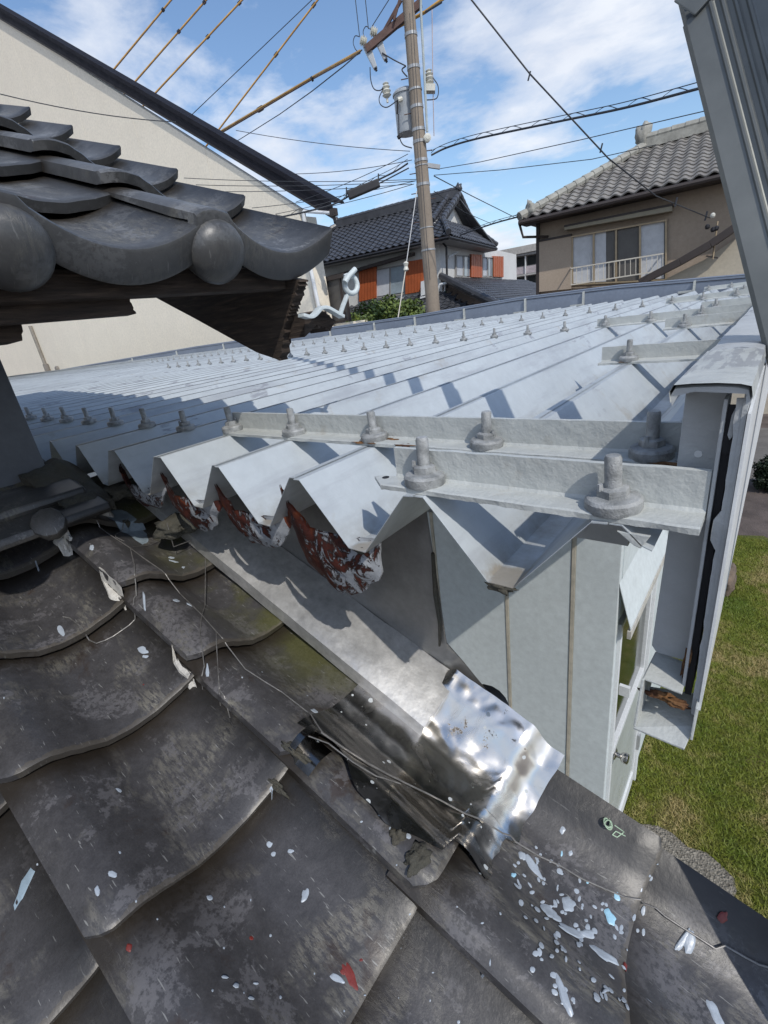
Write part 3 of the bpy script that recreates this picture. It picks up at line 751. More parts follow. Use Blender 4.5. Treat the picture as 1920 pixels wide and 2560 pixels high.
def place(me, R, org, name, parent, jit=.003):
    o = bpy.data.objects.new(name, me); COL.objects.link(o); o.parent = parent
    o.matrix_parent_inverse = Matrix.Translation(-world_loc(parent))
    J = Matrix.Rotation(rt.uniform(-.008, .008), 3, 'Z') @ Matrix.Rotation(rt.uniform(-.006, .006), 3, 'X')
    o.rotation_euler = (R @ J).to_euler(); o.location = org+V(rt.uniform(-jit, jit), rt.uniform(-jit, jit), rt.uniform(0, jit*.5)); return o
for ci, y in enumerate(cols):
    for ri, s in enumerate(rows):
        place(tmv if ci == 0 else tm, R1, T1(s, y, 0), 'roof_tile', house)
def surf(s, y):
    """top height of the lower tiling above its base plane"""
    c = None
    for yy in cols:
        if yy <= y: c = yy; break
    if c is None: c = cols[-1]
    u = y-c; r = min((q for q in rows if q >= s), default=rows[-1])
    w_ = prof(u)
    if c == cols[0] and u > .215: w_ += .022*((u-.215)/.07)**1.4
    return w_+LIFT*(1+(s-r)/EXP)
# bedding below the tiles, wall below the eave
mb = MB(); mb.prism([T1(-1.12, -1.2, -.035), T1(.78, -1.2, -.035), T1(.78, .50, -.035), T1(-1.12, .50, -.035)], -n1v*.03); mb.out('roof_boarding', mt_wood, house)
MB().box((-1.5, -1.2, GZ-.02), (-.06, .38, -1.0)).out('ground_floor_wall', mt_stucco, house)
MB().prism([T1(-1.1, .50, -.06), T1(.75, .50, -.06), T1(.75, .50, -.20), T1(-1.1, .50, -.20)], (0, .022, 0)).out('barge_board', mt_wood, house)
# mortar in the joint corners
def tp(px, py, w_=.045):
    p = on(px, py, n1v, D0+w_); return p.dot(e1), p.y
for i, (px, py, rx, ry) in enumerate([(1025, 2180, .013, .03), (985, 2115, .01, .02), (730, 1912, .03, .009), (690, 1960, .022, .008)]):
    s, y = tp(px, py, .03); blob('mortar_lump', T1(s, y, surf(s, y)+.0), (rx, ry*.6, .008), mt_mortar, house, i+20, .9)
# ridge courses against the upper wall
nz_mat = tile_material('ridge_course_tile', (.026, .026, .029), (.085, .080, .074), .7, False)
for k, (xa, za, wd) in enumerate(((-1.165, -.283, .15), (-1.232, -.250, .14))):
    for j in range(4):
        y1 = .345-.015*k-.30*j-(.0 if j else 0); y0 = y1-.297
        mb = MB(); n = 8
        sec = [(wd/2, -.004), (wd/2+.004, -.016), (wd/2-.002, -.026), (-wd/2, -.006), (-wd/2, .012), (0, .008)]
        mb.prism([(xa+x, y0, za+z) for x, z in sec], (0, y1-y0, 0)); o = mb.out('ridge_tile', nz_mat, house, bev=.004)
        o.rotation_euler = (0, 0, 0)
mb = MB(); pc = V(-1.085, .225, -.284); ax = V(.80, -.25, .55).normalized()
mb.lathe([(.030, -.03), (.031, 0), (.029, .004), (.020, .007), (.0, .008)], pc, ax, 10); mb.out('ridge_end_cap', nz_mat, house, True)
# cement flashing at the foot of the upper wall
def lump_sheet(name, x0, x1, y0, y1, zf_, mat, amp=.012, n=22, seed=0, th=.02):
    mb = MB(); k = n+1
    for i in range(k):
        for j in range(k):
            x = x0+(x1-x0)*i/n; y = y0+(y1-y0)*j/n
            ex = .02*mn.noise(V(x*9, y*9, seed)) if (j in (0, n) or i in (0, n)) else 0
            mb.v.append(V(x+ex, y+ex, zf_(x, y)+amp*mn.noise(V(x*16, y*16, seed))+.4*amp*mn.noise(V(x*50, y*50, seed))))
    b = len(mb.v); mb.v += [v-V(0, 0, th) for v in mb.v[:b]]
    for i in range(n):
        for j in range(n):
            a = i*k+j; mb.f.append((a, a+k, a+k+1, a+1)); mb.f.append((b+a, b+a+1, b+a+k+1, b+a+k))
    for i in range(n):
        mb.f += [(i*k, i*k+b, (i+1)*k+b, (i+1)*k), (i*k+n, (i+1)*k+n, (i+1)*k+n+b, i*k+n+b), (i, i+1, i+1+b, i+b), (n*k+i, n*k+i+b, n*k+i+1+b, n*k+i+1)]
    return mb.out(name, mat, parent=house, smooth=True)
m, t, b, P = newmat('tar_and_cement'); mt_tar = m
c = ramp(nz(P, 14, 8, .65, t, dist=.8), [(.38, (.03, .032, .038)), (.50, (.09, .095, .105)), (.57, (.16, .145, .11)), (.66, (.045, .04, .03))], t)
setv(t, b.inputs['Base Color'], c); b.inputs['Roughness'].default_value = .6; bumpn(t, b, nz(P, 50, 7, .7, t), .006)
lump_sheet('cement_flashing', -1.50, -1.165, -.75, .335, lambda x, y: -.186-.24*(x+1.5), mt_tar)
lump_sheet('corner_mortar', -1.31, -1.13, .27, .375, lambda x, y: -.205-.42*(x+1.32)-.5*max(0, y-.34), mt_mortar, .016, seed=4)
# bluish spilt sealant and patches on the top tiles
def drape(name, poly, mat, lift=.0016, parent=None, w0=.045, dens=2, seed=0):
    """blot of paint or putty that follows the tiles"""
    n0 = len(poly); fine = []
    for i in range(n0):
        a, b_, c_, d_ = poly[i-1], poly[i], poly[(i+1) % n0], poly[(i+2) % n0]
        for k in range(3):
            q = k/3; fine.append(tuple(.5*(2*b_[j]+(c_[j]-a[j])*q+(2*a[j]-5*b_[j]+4*c_[j]-d_[j])*q*q+(3*b_[j]-a[j]-3*c_[j]+d_[j])*q**3) for j in (0, 1)))
    pts = [tp(px, py, w0) for px, py in (fine if len(poly) != 8 else poly)]
    cx_ = sum(p[0] for p in pts)/len(pts); cy_ = sum(p[1] for p in pts)/len(pts)
    mb = MB(); n = len(pts); rings = 4
    mb.v.append(T1(cx_, cy_, surf(cx_, cy_)+lift*1.5))
    for r in range(1, rings+1):
        for (s, y) in pts:
            ss = cx_+(s-cx_)*r/rings; yy = cy_+(y-cy_)*r/rings
            mb.v.append(T1(ss, yy, surf(ss, yy)+(lift*(1.35-.35*(r/rings)**2) if r < rings else .0001)))
    for i in range(n): mb.f.append((0, 1+i, 1+(i+1) % n))
    for r in range(rings-1):
        for i in range(n):
            a = 1+r*n+i; b_ = 1+r*n+(i+1) % n; mb.f.append((a, a+n, b_+n, b_))
    return mb
def emit(mbs, name, mat, parent, kind=None, label=None):
    A = MB()
    for q in mbs: A.add(q.v, q.f)
    o = A.out(name, mat, parent, True); tag(o, label, kind=kind); return o
def wob(cx_, cy_, rx, ry, ang, n=14, amp=.22, seed=0):
    out_ = []
    for i in range(n):
        a = 2*PI*i/n; k = 1+amp*mn.noise(V(math.cos(a)*1.3+seed, math.sin(a)*1.3, seed*.7))*1.6
        x = math.cos(a)*rx*k; y = math.sin(a)*ry*k
        out_.append((cx_+x*math.cos(ang)-y*math.sin(ang), cy_+x*math.sin(ang)+y*math.cos(ang)))
    return out_
emit([drape('s', [(255, 1250), (300, 1235), (345, 1262), (372, 1300), (368, 1325), (340, 1325), (318, 1300), (285, 1292), (262, 1280)], mt_splat, .0012)], 'spilt_sealant', M('pale_blue_sealant', (.25, .31, .36), .5, 0, .3, 25, 90, .001), house)
emit([drape('s', [(232, 1254), (262, 1250), (280, 1262), (278, 1278), (255, 1281), (236, 1272)], mt_putty, .010)], 'putty_patch', mt_putty, house)
emit([drape('s', [(250, 1428), (264, 1440), (280, 1460), (300, 1478), (309, 1492), (292, 1492), (270, 1482), (262, 1462), (252, 1440)], mt_putty, .005)], 'putty_patch', mt_putty, house)
emit([drape('s', [(125, 1335), (160, 1330), (182, 1348), (165, 1358), (140, 1350)], mt_putty, .006)], 'putty_patch', mt_putty, house)
emit([drape('s', [(430, 1612), (440, 1638), (455, 1655), (478, 1672), (490, 1690), (470, 1690), (445, 1665), (430, 1640)], mt_putty, .004)], 'putty_patch', mt_putty, house)
emit([drape('s', [(170, 1300), (175, 1278), (200, 1262), (228, 1252), (238, 1262), (215, 1285), (195, 1305), (178, 1312)], mt_rust, .004)], 'rust_clump', M('orange_rust', (.22, .06, .02), .8, 0, .4, 50, 90, .004), house)
# paint drops ------------------------------------------------------
big = [(1318, 1968, 12, 42, -.55), (1362, 2130, 10, 38, -.6), (1452, 2235, 18, 22, -.5), (1395, 2258, 26, 16, .7), (1410, 2268, 22, 12, .9), (1447, 2310, 38, 13, .45), (1497, 2315, 22, 12, .3), (1533, 2373, 42, 12, .6),
       (1585, 2405, 28, 10, .9), (1613, 2455, 22, 26, -.6), (1498, 2485, 40, 16, -.6), (1388, 2500, 12, 60, -.3), (1220, 2420, 8, 45, -.1), (1430, 2050, 8, 12, 0), (1337, 2105, 9, 13, -.4), (1600, 2410, 10, 22, -.5),
       (1640, 2500, 30, 9, .8), (1690, 2520, 18, 24, -.4), (1660, 2480, 50, 9, .6), (1850, 2518, 12, 40, -.5), (1770, 2330, 14, 30, -.2), (1755, 2325, 8, 30, .4), (980, 2050, 9, 14, 0), (1047, 2150, 8, 12, 0), (1012, 2108, 7, 9, 0),
       (768, 2205, 10, 22, .4), (1110, 2015, 6, 9, 0), (140, 1543, 12, 20, -.4), (32, 1667, 24, 8, .05), (442, 1505, 8, 7, 0), (362, 1510, 4, 22, -.1), (475, 1507, 10, 5, .1), (290, 1955, 10, 6, .6), (288, 2204, 14, 10, .5),
       (305, 2142, 5, 6, 0), (670, 1938, 9, 26, -.3), (488, 1920, 8, 12, .3), (255, 2246, 8, 14, -.2), (675, 2070, 10, 9, 0), (686, 2095, 7, 8, 0), (730, 2092, 10, 6, .2), (520, 2215, 8, 8, .4), (350, 1595, 18, 9, .5), (355, 1610, 12, 5, .2),
       (234, 1382, 7, 7, 0), (78, 1375, 8, 9, .3), (40, 1437, 5, 6, .3), (519, 1680, 5, 18, -.05), (787, 1772, 11, 7, .3), (690, 1480, 8, 5, .2), (424, 1360, 9, 4, .1), (430, 1372, 14, 3, .2), (455, 1389, 5, 4, 0), (850, 2425, 26, 12, .5),
       (1040, 2030, 4, 7, .4), (1455, 2105, 6, 7, 0), (1500, 2085, 6, 9, 0), (590, 2460, 8, 7, 0), (562, 2440, 9, 5, 0), (640, 2450, 7, 4, 0), (628, 2490, 8, 5, .2)]
big2 = [(1435+random.uniform(-120, 230), 2250+random.uniform(-190, 280), random.uniform(3, 8), random.uniform(4, 12), random.uniform(-.8, .2)) for _ in range(170)]
big2 += [(random.uniform(700, 1250), random.uniform(1950, 2540), random.uniform(2, 5), random.uniform(2, 6), 0) for _ in range(60)]
big2 += [(random.uniform(0, 800), random.uniform(1500, 2500), random.uniform(2, 4), random.uniform(2, 5), 0) for _ in range(40)]
def calm(poly):
    q = [tp(*p) for p in poly]; z_ = [surf(*k) for k in q]
    if max(z_)-min(z_) > .014:
        cx_ = sum(p[0] for p in poly)/len(poly); cy_ = sum(p[1] for p in poly)/len(poly)
        return [(cx_+(p[0]-cx_)*.3, cy_+(p[1]-cy_)*.3) for p in poly]
    return poly
def okp(px, py):
    s, y = tp(px, py); return -1.1 < s < .70 and -.8 < y < .525
dr = [drape('s', calm(wob(a, b_, c_, d_, e_, 14, .26, i*1.37)), mt_splat, .0013, seed=i) for i, (a, b_, c_, d_, e_) in enumerate(big) if okp(a, b_)]
dr += [drape('s', calm(wob(a, b_, c_, d_, e_, 8, .18, i*1.1)), mt_splat, .0004, seed=i) for i, (a, b_, c_, d_, e_) in enumerate(big2) if okp(a, b_)]
emit(dr, 'pale_paint_drops', mt_splat, house, 'stuff', 'pale grey-blue paint drops spattered over the tiles')
red = [(1616, 2425, 17, 15, 0), (1592, 2405, 5, 14, -.4), (1655, 2433, 5, 8, -.3), (1642, 2380, 5, 8, -.3), (1632, 2530, 8, 26, -.5), (885, 2420, 13, 46, -.45), (868, 2408, 12, 10, .5), (325, 2375, 8, 10, .2), (628, 2320, 6, 6, 0),
       (395, 1768, 7, 10, -.2), (380, 1728, 6, 5, 0), (182, 1450, 5, 26, -.6), (350, 1678, 6, 5, 0), (1823, 2285, 9, 14, -.5), (915, 2378, 8, 6, 0)]
emit([drape('s', wob(a, b_, c_, d_, e_, 14, .3, i*2.3), mt_splatr, .0008, seed=i) for i, (a, b_, c_, d_, e_) in enumerate(red)], 'red_paint_drops', mt_splatr, house, 'stuff', 'dull red paint drops on the tiles')
blu = [(1573, 2218, 8, 13, -.4), (1558, 2270, 11, 26, -.5), (1501, 2178, 4, 5, 0), (1434, 2104, 3, 9, 0), (1310, 2158, 7, 6, 0)]
emit([drape('s', wob(a, b_, c_, d_, e_, 14, .26, i*2.9), mt_splatb, .001, seed=i) for i, (a, b_, c_, d_, e_) in enumerate(blu)], 'light_blue_paint_drops', mt_splatb, house, 'stuff', 'light blue paint drops on the tiles by the wire')
emit([drape('s', [(30, 2170), (60, 2140), (75, 2150), (50, 2195), (25, 2235), (5, 2262), (0, 2245), (18, 2205)], mt_splatb, .0008)], 'blue_grey_paint_smear', M('blue_grey_paint', (.26, .34, .40), .5, 0, .2, 40), house)

# stainless flashings ------------------------------------------------
# box flashing running down the slope
mb = MB(); sec = [(.447, .012), (.449, .040), (.497, .062), (.556, .068), (.556, .0), (.50, -.01)]
n = 24; k = len(sec)
for i in range(n+1):
    s = -1.02+(.90)*i/n
    for j, (y, w_) in enumerate(sec): mb.v.append(T1(s, y+.0016*mn.noise(V(s*14, j, 0)), w_+.0016*mn.noise(V(s*11, j, 6))))
mb.f += [(i*k+q, i*k+(q+1) % k, (i+1)*k+(q+1) % k, (i+1)*k+q) for i in range(n) for q in range(k)]+[tuple(range(k))[::-1], tuple(n*k+q for q in range(k))]
mb.out('box_flashing', mt_stain, house, True)
MB().prism([T1(-.128, .530, -.002), T1(-.128, .548, -.002), T1(-.124, .550, .050), T1(-.124, .533, .055)], e1*.014).out('flashing_tab', mt_stain, house)
# upright flashing behind it, up to the metal roof
mb = MB(); n = 40; X_0, X_1 = -1.25, -.200
top = lambda x: -.282 if x < -.405 else (-.282-.262*min(1, (x+.405)/.014) if x < -.391 else -.545-(x+.391)*.98)
for i in range(n+1):
    x = X_0+(X_1-X_0)*i/n
    if abs(x+.405) < .013: x = -.406
    if abs(x+.391) < .013: x = -.390
    s0_ = (x-(D0+.03)*n1v.x)/e1.x; zb_ = T1(s0_, .55, .02).z
    for j in range(7):
        q = j/6; z = zb_+(max(top(x), zb_+.004)-zb_)*q
        mb.v.append(V(x, .556+.006*q+.0035*mn.noise(V(x*13, z*13, 2))*(1 if x > -.6 else .5), z))
for i in range(n):
    for j in range(6): a = i*7+j; mb.f.append((a, a+7, a+8, a+1))
b = len(mb.v); mb.v += [v+V(0, .0015, 0) for v in mb.v[:b]]; mb.f += [tuple(q+b for q in f)[::-1] for f in mb.f[:]]
mb.out('upright_flashing', mt_stain2, house, True)
MB().tube([(-.394, .554, -.36), (-.396, .553, -.44), (-.393, .553, -.50), (-.399, .553, -.55)], [.003, .0045, .0035, .002], 6).out('mastic_bead', mt_mortar, house)
# crumpled bright sheet over the verge tiles
mb = MB(); NSS, NUU = 70, 64
for i in range(NSS+1):
    for j in range(NUU+1):
        a = i/NSS; q = j/NUU
        ylo = .292+.018*math.sin(a*9)+.010*mn.noise(V(a*7, 1, 1))+(.035*a if a > .8 else 0)
        s = -.262+(.342-(.016 if q < .4 else 0)+.006*mn.noise(V(q*8, 0, 0)))*a
        y = ylo+(.552-ylo)*q
        ub = min(y, .523)-cols[0]; ww = prof(ub)+(.022*max(0, (ub-.215)/.07)**1.4)
        lo = LIFT*(1+(s-.247)/EXP); q_ = max(0, min(1, (s-.016)/.045)); q_ = q_*q_*(3-2*q_)
        ww += (LIFT+.003)*(1-q_)+(lo+.003)*q_
        if y > .485 and s > -.16: ww += .034*((y-.485)/.067)**1.6*min(1, (s+.16)/.03)
        cr = .0045*mn.noise(V(s*15, y*17, 3))+.0012*abs(mn.noise(V(s*40+y*20, y*34, 7)))+(.0042*abs(mn.noise(V(s*30, y*44, 2))) if y > .45 and a > .35 else 0)
        mb.v.append(T1(s, y, ww+cr+.001))
k = NUU+1
for i in range(NSS):
    for j in range(NUU): a = i*k+j; mb.f.append((a, a+k, a+k+1, a+1))
b = len(mb.v); mb.v += [v-n1v*.0008 for v in mb.v[:b]]; mb.f += [tuple(q+b for q in f)[::-1] for f in mb.f[:]]
for q_, v_ in enumerate(mb.v[:b]): pass
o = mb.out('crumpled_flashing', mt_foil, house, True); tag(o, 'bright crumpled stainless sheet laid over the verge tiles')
# sheet sliver at the tile corner
mb = MB()
for i in range(9):
    for j in range(9):
        s = -.245+.045*i/8; y = .258+.05*j/8; mb.v.append(T1(s, y, surf(s, y)+.006+.006*math.sin(j/8*PI)+.002*mn.noise(V(i, j, 0))))
mb.f += [(i*9+j, i*9+9+j, i*9+10+j, i*9+1+j) for i in range(8) for j in range(8)]
mb.out('flashing_scrap', mt_foil, house, True)
# dark tile end showing behind the flashing
MB().lathe([(.05, 0), (.05, .02), (.03, .026)], (-.345, .600, -.720), V(.3, -.5, .6), 20).out('tile_end', mt_tile, house, True)

# upper storey wall ---------------------------------------------------
MB().box((-1.62, -3, GZ-.02), (-1.305, .312, .30)).out('upper_wall', mt_darkwall, house, bev=.004)
# upper roof ----------------------------------------------------------
TH2 = math.radians(25.6); e2 = V(math.cos(TH2), 0, -math.sin(TH2)); n2v = V(math.sin(TH2), 0, math.cos(TH2)); O2 = V(-.678, 0, .116)
R2 = Matrix((e2, a1, n2v)).transposed()
def T2(s, y, w_): return O2+e2*s+a1*y+n2v*w_
tm2 = tilemesh('roof_tile', amp=.74); tm2.materials.append(mt_tile_up)
tm2v = tilemesh('roof_tile', .274, verge=True, amp=.74); tm2v.materials.append(mt_tile_up)
# eave tile: pan with a deep curved apron and a round boss on the roll
def eavetile(width, verge=False):
    nu = 26; us = [width*i/nu for i in range(nu+1)]; ss = [-.29, -.2, -.1, -.03, -.004, 0]; vs = []; fs = []
    def h(u):
        w_ = prof(u)*.78 if u < .062 else -.013+.040*((u-.170)/.110)**2
        if verge and u > .2: w_ += .006*((u-.2)/.07)
        return w_+LIFT
    for s in ss:
        for u in us: vs.append(V(s, u, h(u)+LIFT*s/EXP-(.002 if s == 0 else 0)))
    k = nu+1
    for s, dz in ((.0015, -.006), (.001, -.042), (-.002, -.0465), (-.018, -.046), (-.020, -.012), (-.06, -.018), (-.29, -.036)):
        for u in us:
            edge = 1
            vs.append(V(s, u, h(u)+dz*edge))
    nr = len(ss)+7
    for j in range(nr-1):
        for i in range(nu): a = j*k+i; fs.append((a, a+k, a+k+1, a+1))
    for i_ in (0, nu): fs.append(tuple(j*k+i_ for j in range(nr)))
    b = len(vs)
    mb = MB(); mb.v = vs; mb.f = fs
    return mb
def eave_obj(width, verge):
    mb = eavetile(width, verge)
    mb.lathe([(.044, -.03), (.045, -.004), (.042, .006), (.035, .014), (.025, .020), (.013, .0235), (.001, .0245)], (.004, .034, .008), (1, 0, -.10), 28)
    o = mb.out('eave_tile', mt_tile_up, None, True); me = o.data; bpy.data.objects.remove(o); return me
ev, evv = eave_obj(.27, False), eave_obj(.272, True)
cols2 = [.440-.265*k for k in range(6)]
for ci, y in enumerate(cols2):
    place(evv if ci == 0 else ev, R2, T2(0, y, 0), 'eave_tile', house, .0015)
    for r in range(1, 12):
        place(tm2v if ci == 0 else tm2, R2, T2(-EXP*r, y, 0), 'roof_tile', house, .002)
mt_moss = M('moss', (.045, .07, .03), .9, 0, .5, 80, 90, .003)
rm = random.Random(9)
for (s_, y_) in ((-.30, .62), (-.54, .60), (-.77, .615), (-1.0, .58), (-1.24, .60), (-.54, .33)):
    mb = MB(); c_ = T2(s_, y_, prof(y_-(.44 if y_ > .44 else .175))+LIFT*.7)
    for q in range(26):
        a = c_+V(rm.uniform(-.012, .012), rm.uniform(-.016, .016), 0); d = V(rm.uniform(-1, 1), rm.uniform(-1, 1), rm.uniform(.1, .8))*rm.uniform(.004, .011)
        if q % 9 == 0: d *= 2.2
        w2 = V(d.y, -d.x, 0)*.12; mb.add([a-w2, a+w2, a+d], [(0, 1, 2)])
    mb.out('moss_tuft', mt_moss, house)
# timber below the upper eave
def ragged(pts, off, name, amp=.006, seed=0, rag=None):
    """board whose listed edges are splintered"""
    out_ = []
    n = len(pts)
    for i in range(n):
        a, b_ = Vector(pts[i]), Vector(pts[(i+1) % n])
        if rag and i in rag:
            m_ = 16
            for q in range(m_):
                p = a+(b_-a)*q/m_; d = (b_-a).cross(Vector(off)).normalized()
                out_.append(p+d*amp*(mn.noise(V(q*.9, i*3.1, seed*1.7))*1.3+.35*random.uniform(-1, 1) if q else 0))
        else:
            m_ = 6
            for q in range(m_): 
                p = a+(b_-a)*q/m_; d = (b_-a).cross(Vector(off)).normalized(); out_.append(p+d*.0012*mn.noise(p*30)*(1 if q else 0))
    return MB().prism(out_, off).out(name, mt_wood, house)
yb = .640
ragged([onY(748, 700, yb), onY(735, 745, yb), onY(712, 812, yb), onY(700, 902, yb), onY(640, 880, yb), onY(350, 722, yb), T2(-1.3, yb, -.02)-V(0, 0, .12), T2(-1.3, yb, -.03), onY(420, 640, yb)], (0, .022, 0), 'barge_board', .0045, 1, rag=(0, 1, 2))
xb = -.715
ragged([(xb, -1.2, .076), (xb, .630, .076), (xb, .636, .110), (xb, -1.2, .110)], (-.02, 0, -.002), 'eave_batten', .002, 3)
ragged([(xb-.022, -1.2, .054), (xb-.022, .357, .055), (xb-.022, .350, .100), (xb-.022, -1.2, .100)], (-.03, 0, 0), 'eave_board', .003, 5, rag=(1,))
ragged([(xb-.055, -1.2, .034), (xb-.055, .215, .036), (xb-.055, .235, .095), (xb-.055, -1.2, .095)], (-.07, 0, 0), 'purlin_end', .005, 7, rag=(0, 1))
ragged([(xb+.01, .655, .030), (xb+.012, .70, .035), (xb+.01, .735, .012), (xb, .728, -.006), (xb, .69, .008), (xb, .655, -.01)], (-.06, 0, 0), 'splintered_rafter_end', .004, 9, rag=(1, 2, 3))
mb = MB(); mb.prism([T2(-3, -1.2, -.028), T2(-.04, -1.2, -.028), T2(-.04, .66, -.028), T2(-3, .66, -.028)], -n2v*.015); mb.out('roof_boarding', mt_wood, house)
for y in (.05, -.35, -.75): MB().beam(T2(-2.6, y, -.07), T2(-.06, y, -.07), .045, .05, n2v).out('rafter', mt_wood, house)
MB().box((-1.45, -3, .31), (-1.31, .64, .40)).out('wall_plate', mt_wood, house)

# ring hook on the barge board
hk = thing('ring_hook', 'white painted iron ring hook sticking out of the rotten rafter end', 'hook', tuple(onX(790, 780, -.70)))
hy = -.690
def hp(px, py, x=hy): return onX(px, py, x)
def fillet(pts, n=6):
    pts = [Vector(p) for p in pts]; out_ = [pts[0]]
    for i in range(1, len(pts)-1):
        a, b_, c_ = pts[i-1], pts[i], pts[i+1]; p = b_+(a-b_).normalized()*min((a-b_).length*.4, .008); q = b_+(c_-b_).normalized()*min((c_-b_).length*.4, .008)
        for k in range(n+1): t_ = k/n; out_.append(p*(1-t_)**2+b_*2*t_*(1-t_)+q*t_*t_)
    out_.append(pts[-1]); return out_
st_ = fillet([hp(752, 788), hp(775, 794), hp(787, 786), hp(800, 769), hp(815, 769), hp(855, 792)])
mb = MB()
for a, b_ in zip(st_, st_[1:]): pass
def strap(pts, half, th):
    mb = MB(); k = 4
    for i, p in enumerate(pts):
        d = (pts[min(i+1, len(pts)-1)]-pts[max(0, i-1)]).normalized(); nn = V(1, 0, 0).cross(d).normalized()
        mb.v += [p-V(half, 0, 0)-nn*th, p+V(half, 0, 0)-nn*th, p+V(half, 0, 0)+nn*th, p-V(half, 0, 0)+nn*th]
    mb.f += [(i*k+q, i*k+(q+1) % k, (i+1)*k+(q+1) % k, (i+1)*k+q) for i in range(len(pts)-1) for q in range(k)]+[(0, 1, 2, 3)[::-1], tuple((len(pts)-1)*k+q for q in range(4))]
    return mb
strap(st_, .008, .003).out('bracket_strap', mt_hook, hk, True, .0007)
cen = hp(877, 711, hy+.004); ex = V(.25, .968, 0); ez = V(0, 0, 1)
R_ = (hp(877, 692)-hp(877, 736)).length/2
ring = []
for i in range(41):
    a = PI*.62+2*PI*i/34 if False else math.radians(120)-2*PI*(i/40)*1.02
    ring.append(cen+(ex*math.cos(a)+ez*math.sin(a))*R_*(1.0)+V(.008*(i/40-.5), 0, 0))
tail = [hp(886, 676, hy+.012), hp(876, 686, hy+.010)]
mb = MB(); mb.tube([hp(888, 673, hy+.012), hp(872, 690, hy+.010), hp(862, 706, hy+.009)]+[], .0052, 10)
mb.tube(ring, .0052, 10); mb.out('ring', mt_hook, hk, True)
strap([hp(849, 790), hp(857, 765), hp(868, 737)], .0035, .0032).out('shank', mt_hook, hk, True, .0006)

# ================================================================== WIRES LYING ON THE TILES
def top_h(s, y):
    w_ = surf(s, min(y, .523))
    if -.27 < s < .07 and y > .285:
        r = min((q for q in rows if q >= s), default=rows[-1]); w_ += LIFT-LIFT*(1+(s-r)/EXP)*(1 if s < .012 else 1)
        if s > .03: w_ = surf(s, min(y, .523))+.010
        w_ += .004
    return w_
def onroof(pts, lift=.003):
    out_ = []
    for (px, py) in pts:
        s, y = tp(px, py, .045); w_ = top_h(s, y); s, y = tp(px, py, w_+lift); out_.append(T1(s, y, top_h(s, y)+lift))
    sm = []
    for i in range(len(out_)-1):
        for k in range(5):
            p = out_[i].lerp(out_[i+1], k/5)
            s_ = p.dot(e1); y_ = p.y; sm.append(T1(s_, y_, max(top_h(s_, y_)+lift*.6+.001*mn.noise(p*60), p.dot(n1v)-D0)))
    sm.append(out_[-1]); return sm
def wirething(pts, r, label, name='wire', mat=mt_wire, lift=.003):
    o = MB().tube(onroof(pts, lift), r, 6).out(name, mat); tag(o, label, 'wire'); return o
wirething([(168, 1219), (214, 1265), (249, 1317), (280, 1340), (324, 1369), (365, 1400), (405, 1427), (450, 1480), (503, 1537), (541, 1583), (613, 1675), (660, 1705), (706, 1733), (770, 1785), (804, 1837)], .0011, 'thin steel wire running down over the upper grey tiles to the flashing')
wirething([(802, 1838), (860, 1875), (921, 1915), (965, 1935), (1015, 1958), (1080, 1985), (1110, 2002), (1160, 2030), (1207, 2047), (1291, 2103), (1350, 2140), (1403, 2166), (1450, 2195), (1494, 2215), (1560, 2245), (1627, 2278), (1650, 2298), (1683, 2320), (1730, 2350), (1774, 2379), (1795, 2372), (1840, 2398), (1878, 2418), (1905, 2426), (1918, 2432)], .0013, 'long bright wire crossing the crumpled flashing and running down the verge tiles', lift=.0035)
wirething([(770, 1842), (820, 1865), (880, 1912), (940, 1945), (1000, 1960)], .001, 'short double strand of wire over the crumpled flashing', lift=.0035)
wirething([(156, 1538), (180, 1562), (202, 1579), (222, 1596), (240, 1605), (262, 1600), (283, 1590), (305, 1575), (324, 1564), (338, 1548), (342, 1530), (338, 1490), (336, 1466), (338, 1422), (327, 1373)], .0012, 'bent grey wire forming a wide hook on the second tile course')
wirething([(541, 1583), (543, 1640), (546, 1690), (549, 1735), (551, 1755), (562, 1770), (575, 1795)], .001, 'wire twisted into a small eye hanging down from the knot')
o = MB().tube([(-.985, .405, -.345), (-.98, .40, -.40)]+onroof([(522, 1340), (519, 1370), (515, 1415), (512, 1508), (504, 1543), (500, 1590), (508, 1640), (500, 1665)]), .0010, 6).out('wire', mt_wire); tag(o, 'wire hanging from the metal roof valley down onto the tiles', 'wire')
wirething([(324, 1306), (300, 1320), (287, 1332), (290, 1342), (310, 1348)], .0009, 'short curled wire end near the pale sealant spill')
wirething([(332, 1362), (370, 1354), (395, 1345), (408, 1334)], .0008, 'fine wire whisker curving to the right on the top tile')
# little coil of green-white cord
s, y = tp(1520, 2058, .045); cc = T1(s, y, surf(s, y)+.005); pts = []
for i in range(90):
    a = i/90*2*PI*4.3; r = .0035+.0062*(i/90); pts.append(cc+e1*math.cos(a)*r*.8+a1*math.sin(a)*r+n1v*(.003*math.sin(i*.35)+.0035))
tail = onroof([(1535, 2064), (1560, 2080), (1535, 2100), (1522, 2095), (1535, 2082), (1562, 2092)], .003)
o = MB().tube(pts, .0009, 6).tube(tail, .0008, 6).out('cord_coil', M('pale_green_cord', (.42, .55, .40), .5, 0, .2, 60)); tag(o, 'small coil of pale green cord on the verge tile', 'cord')

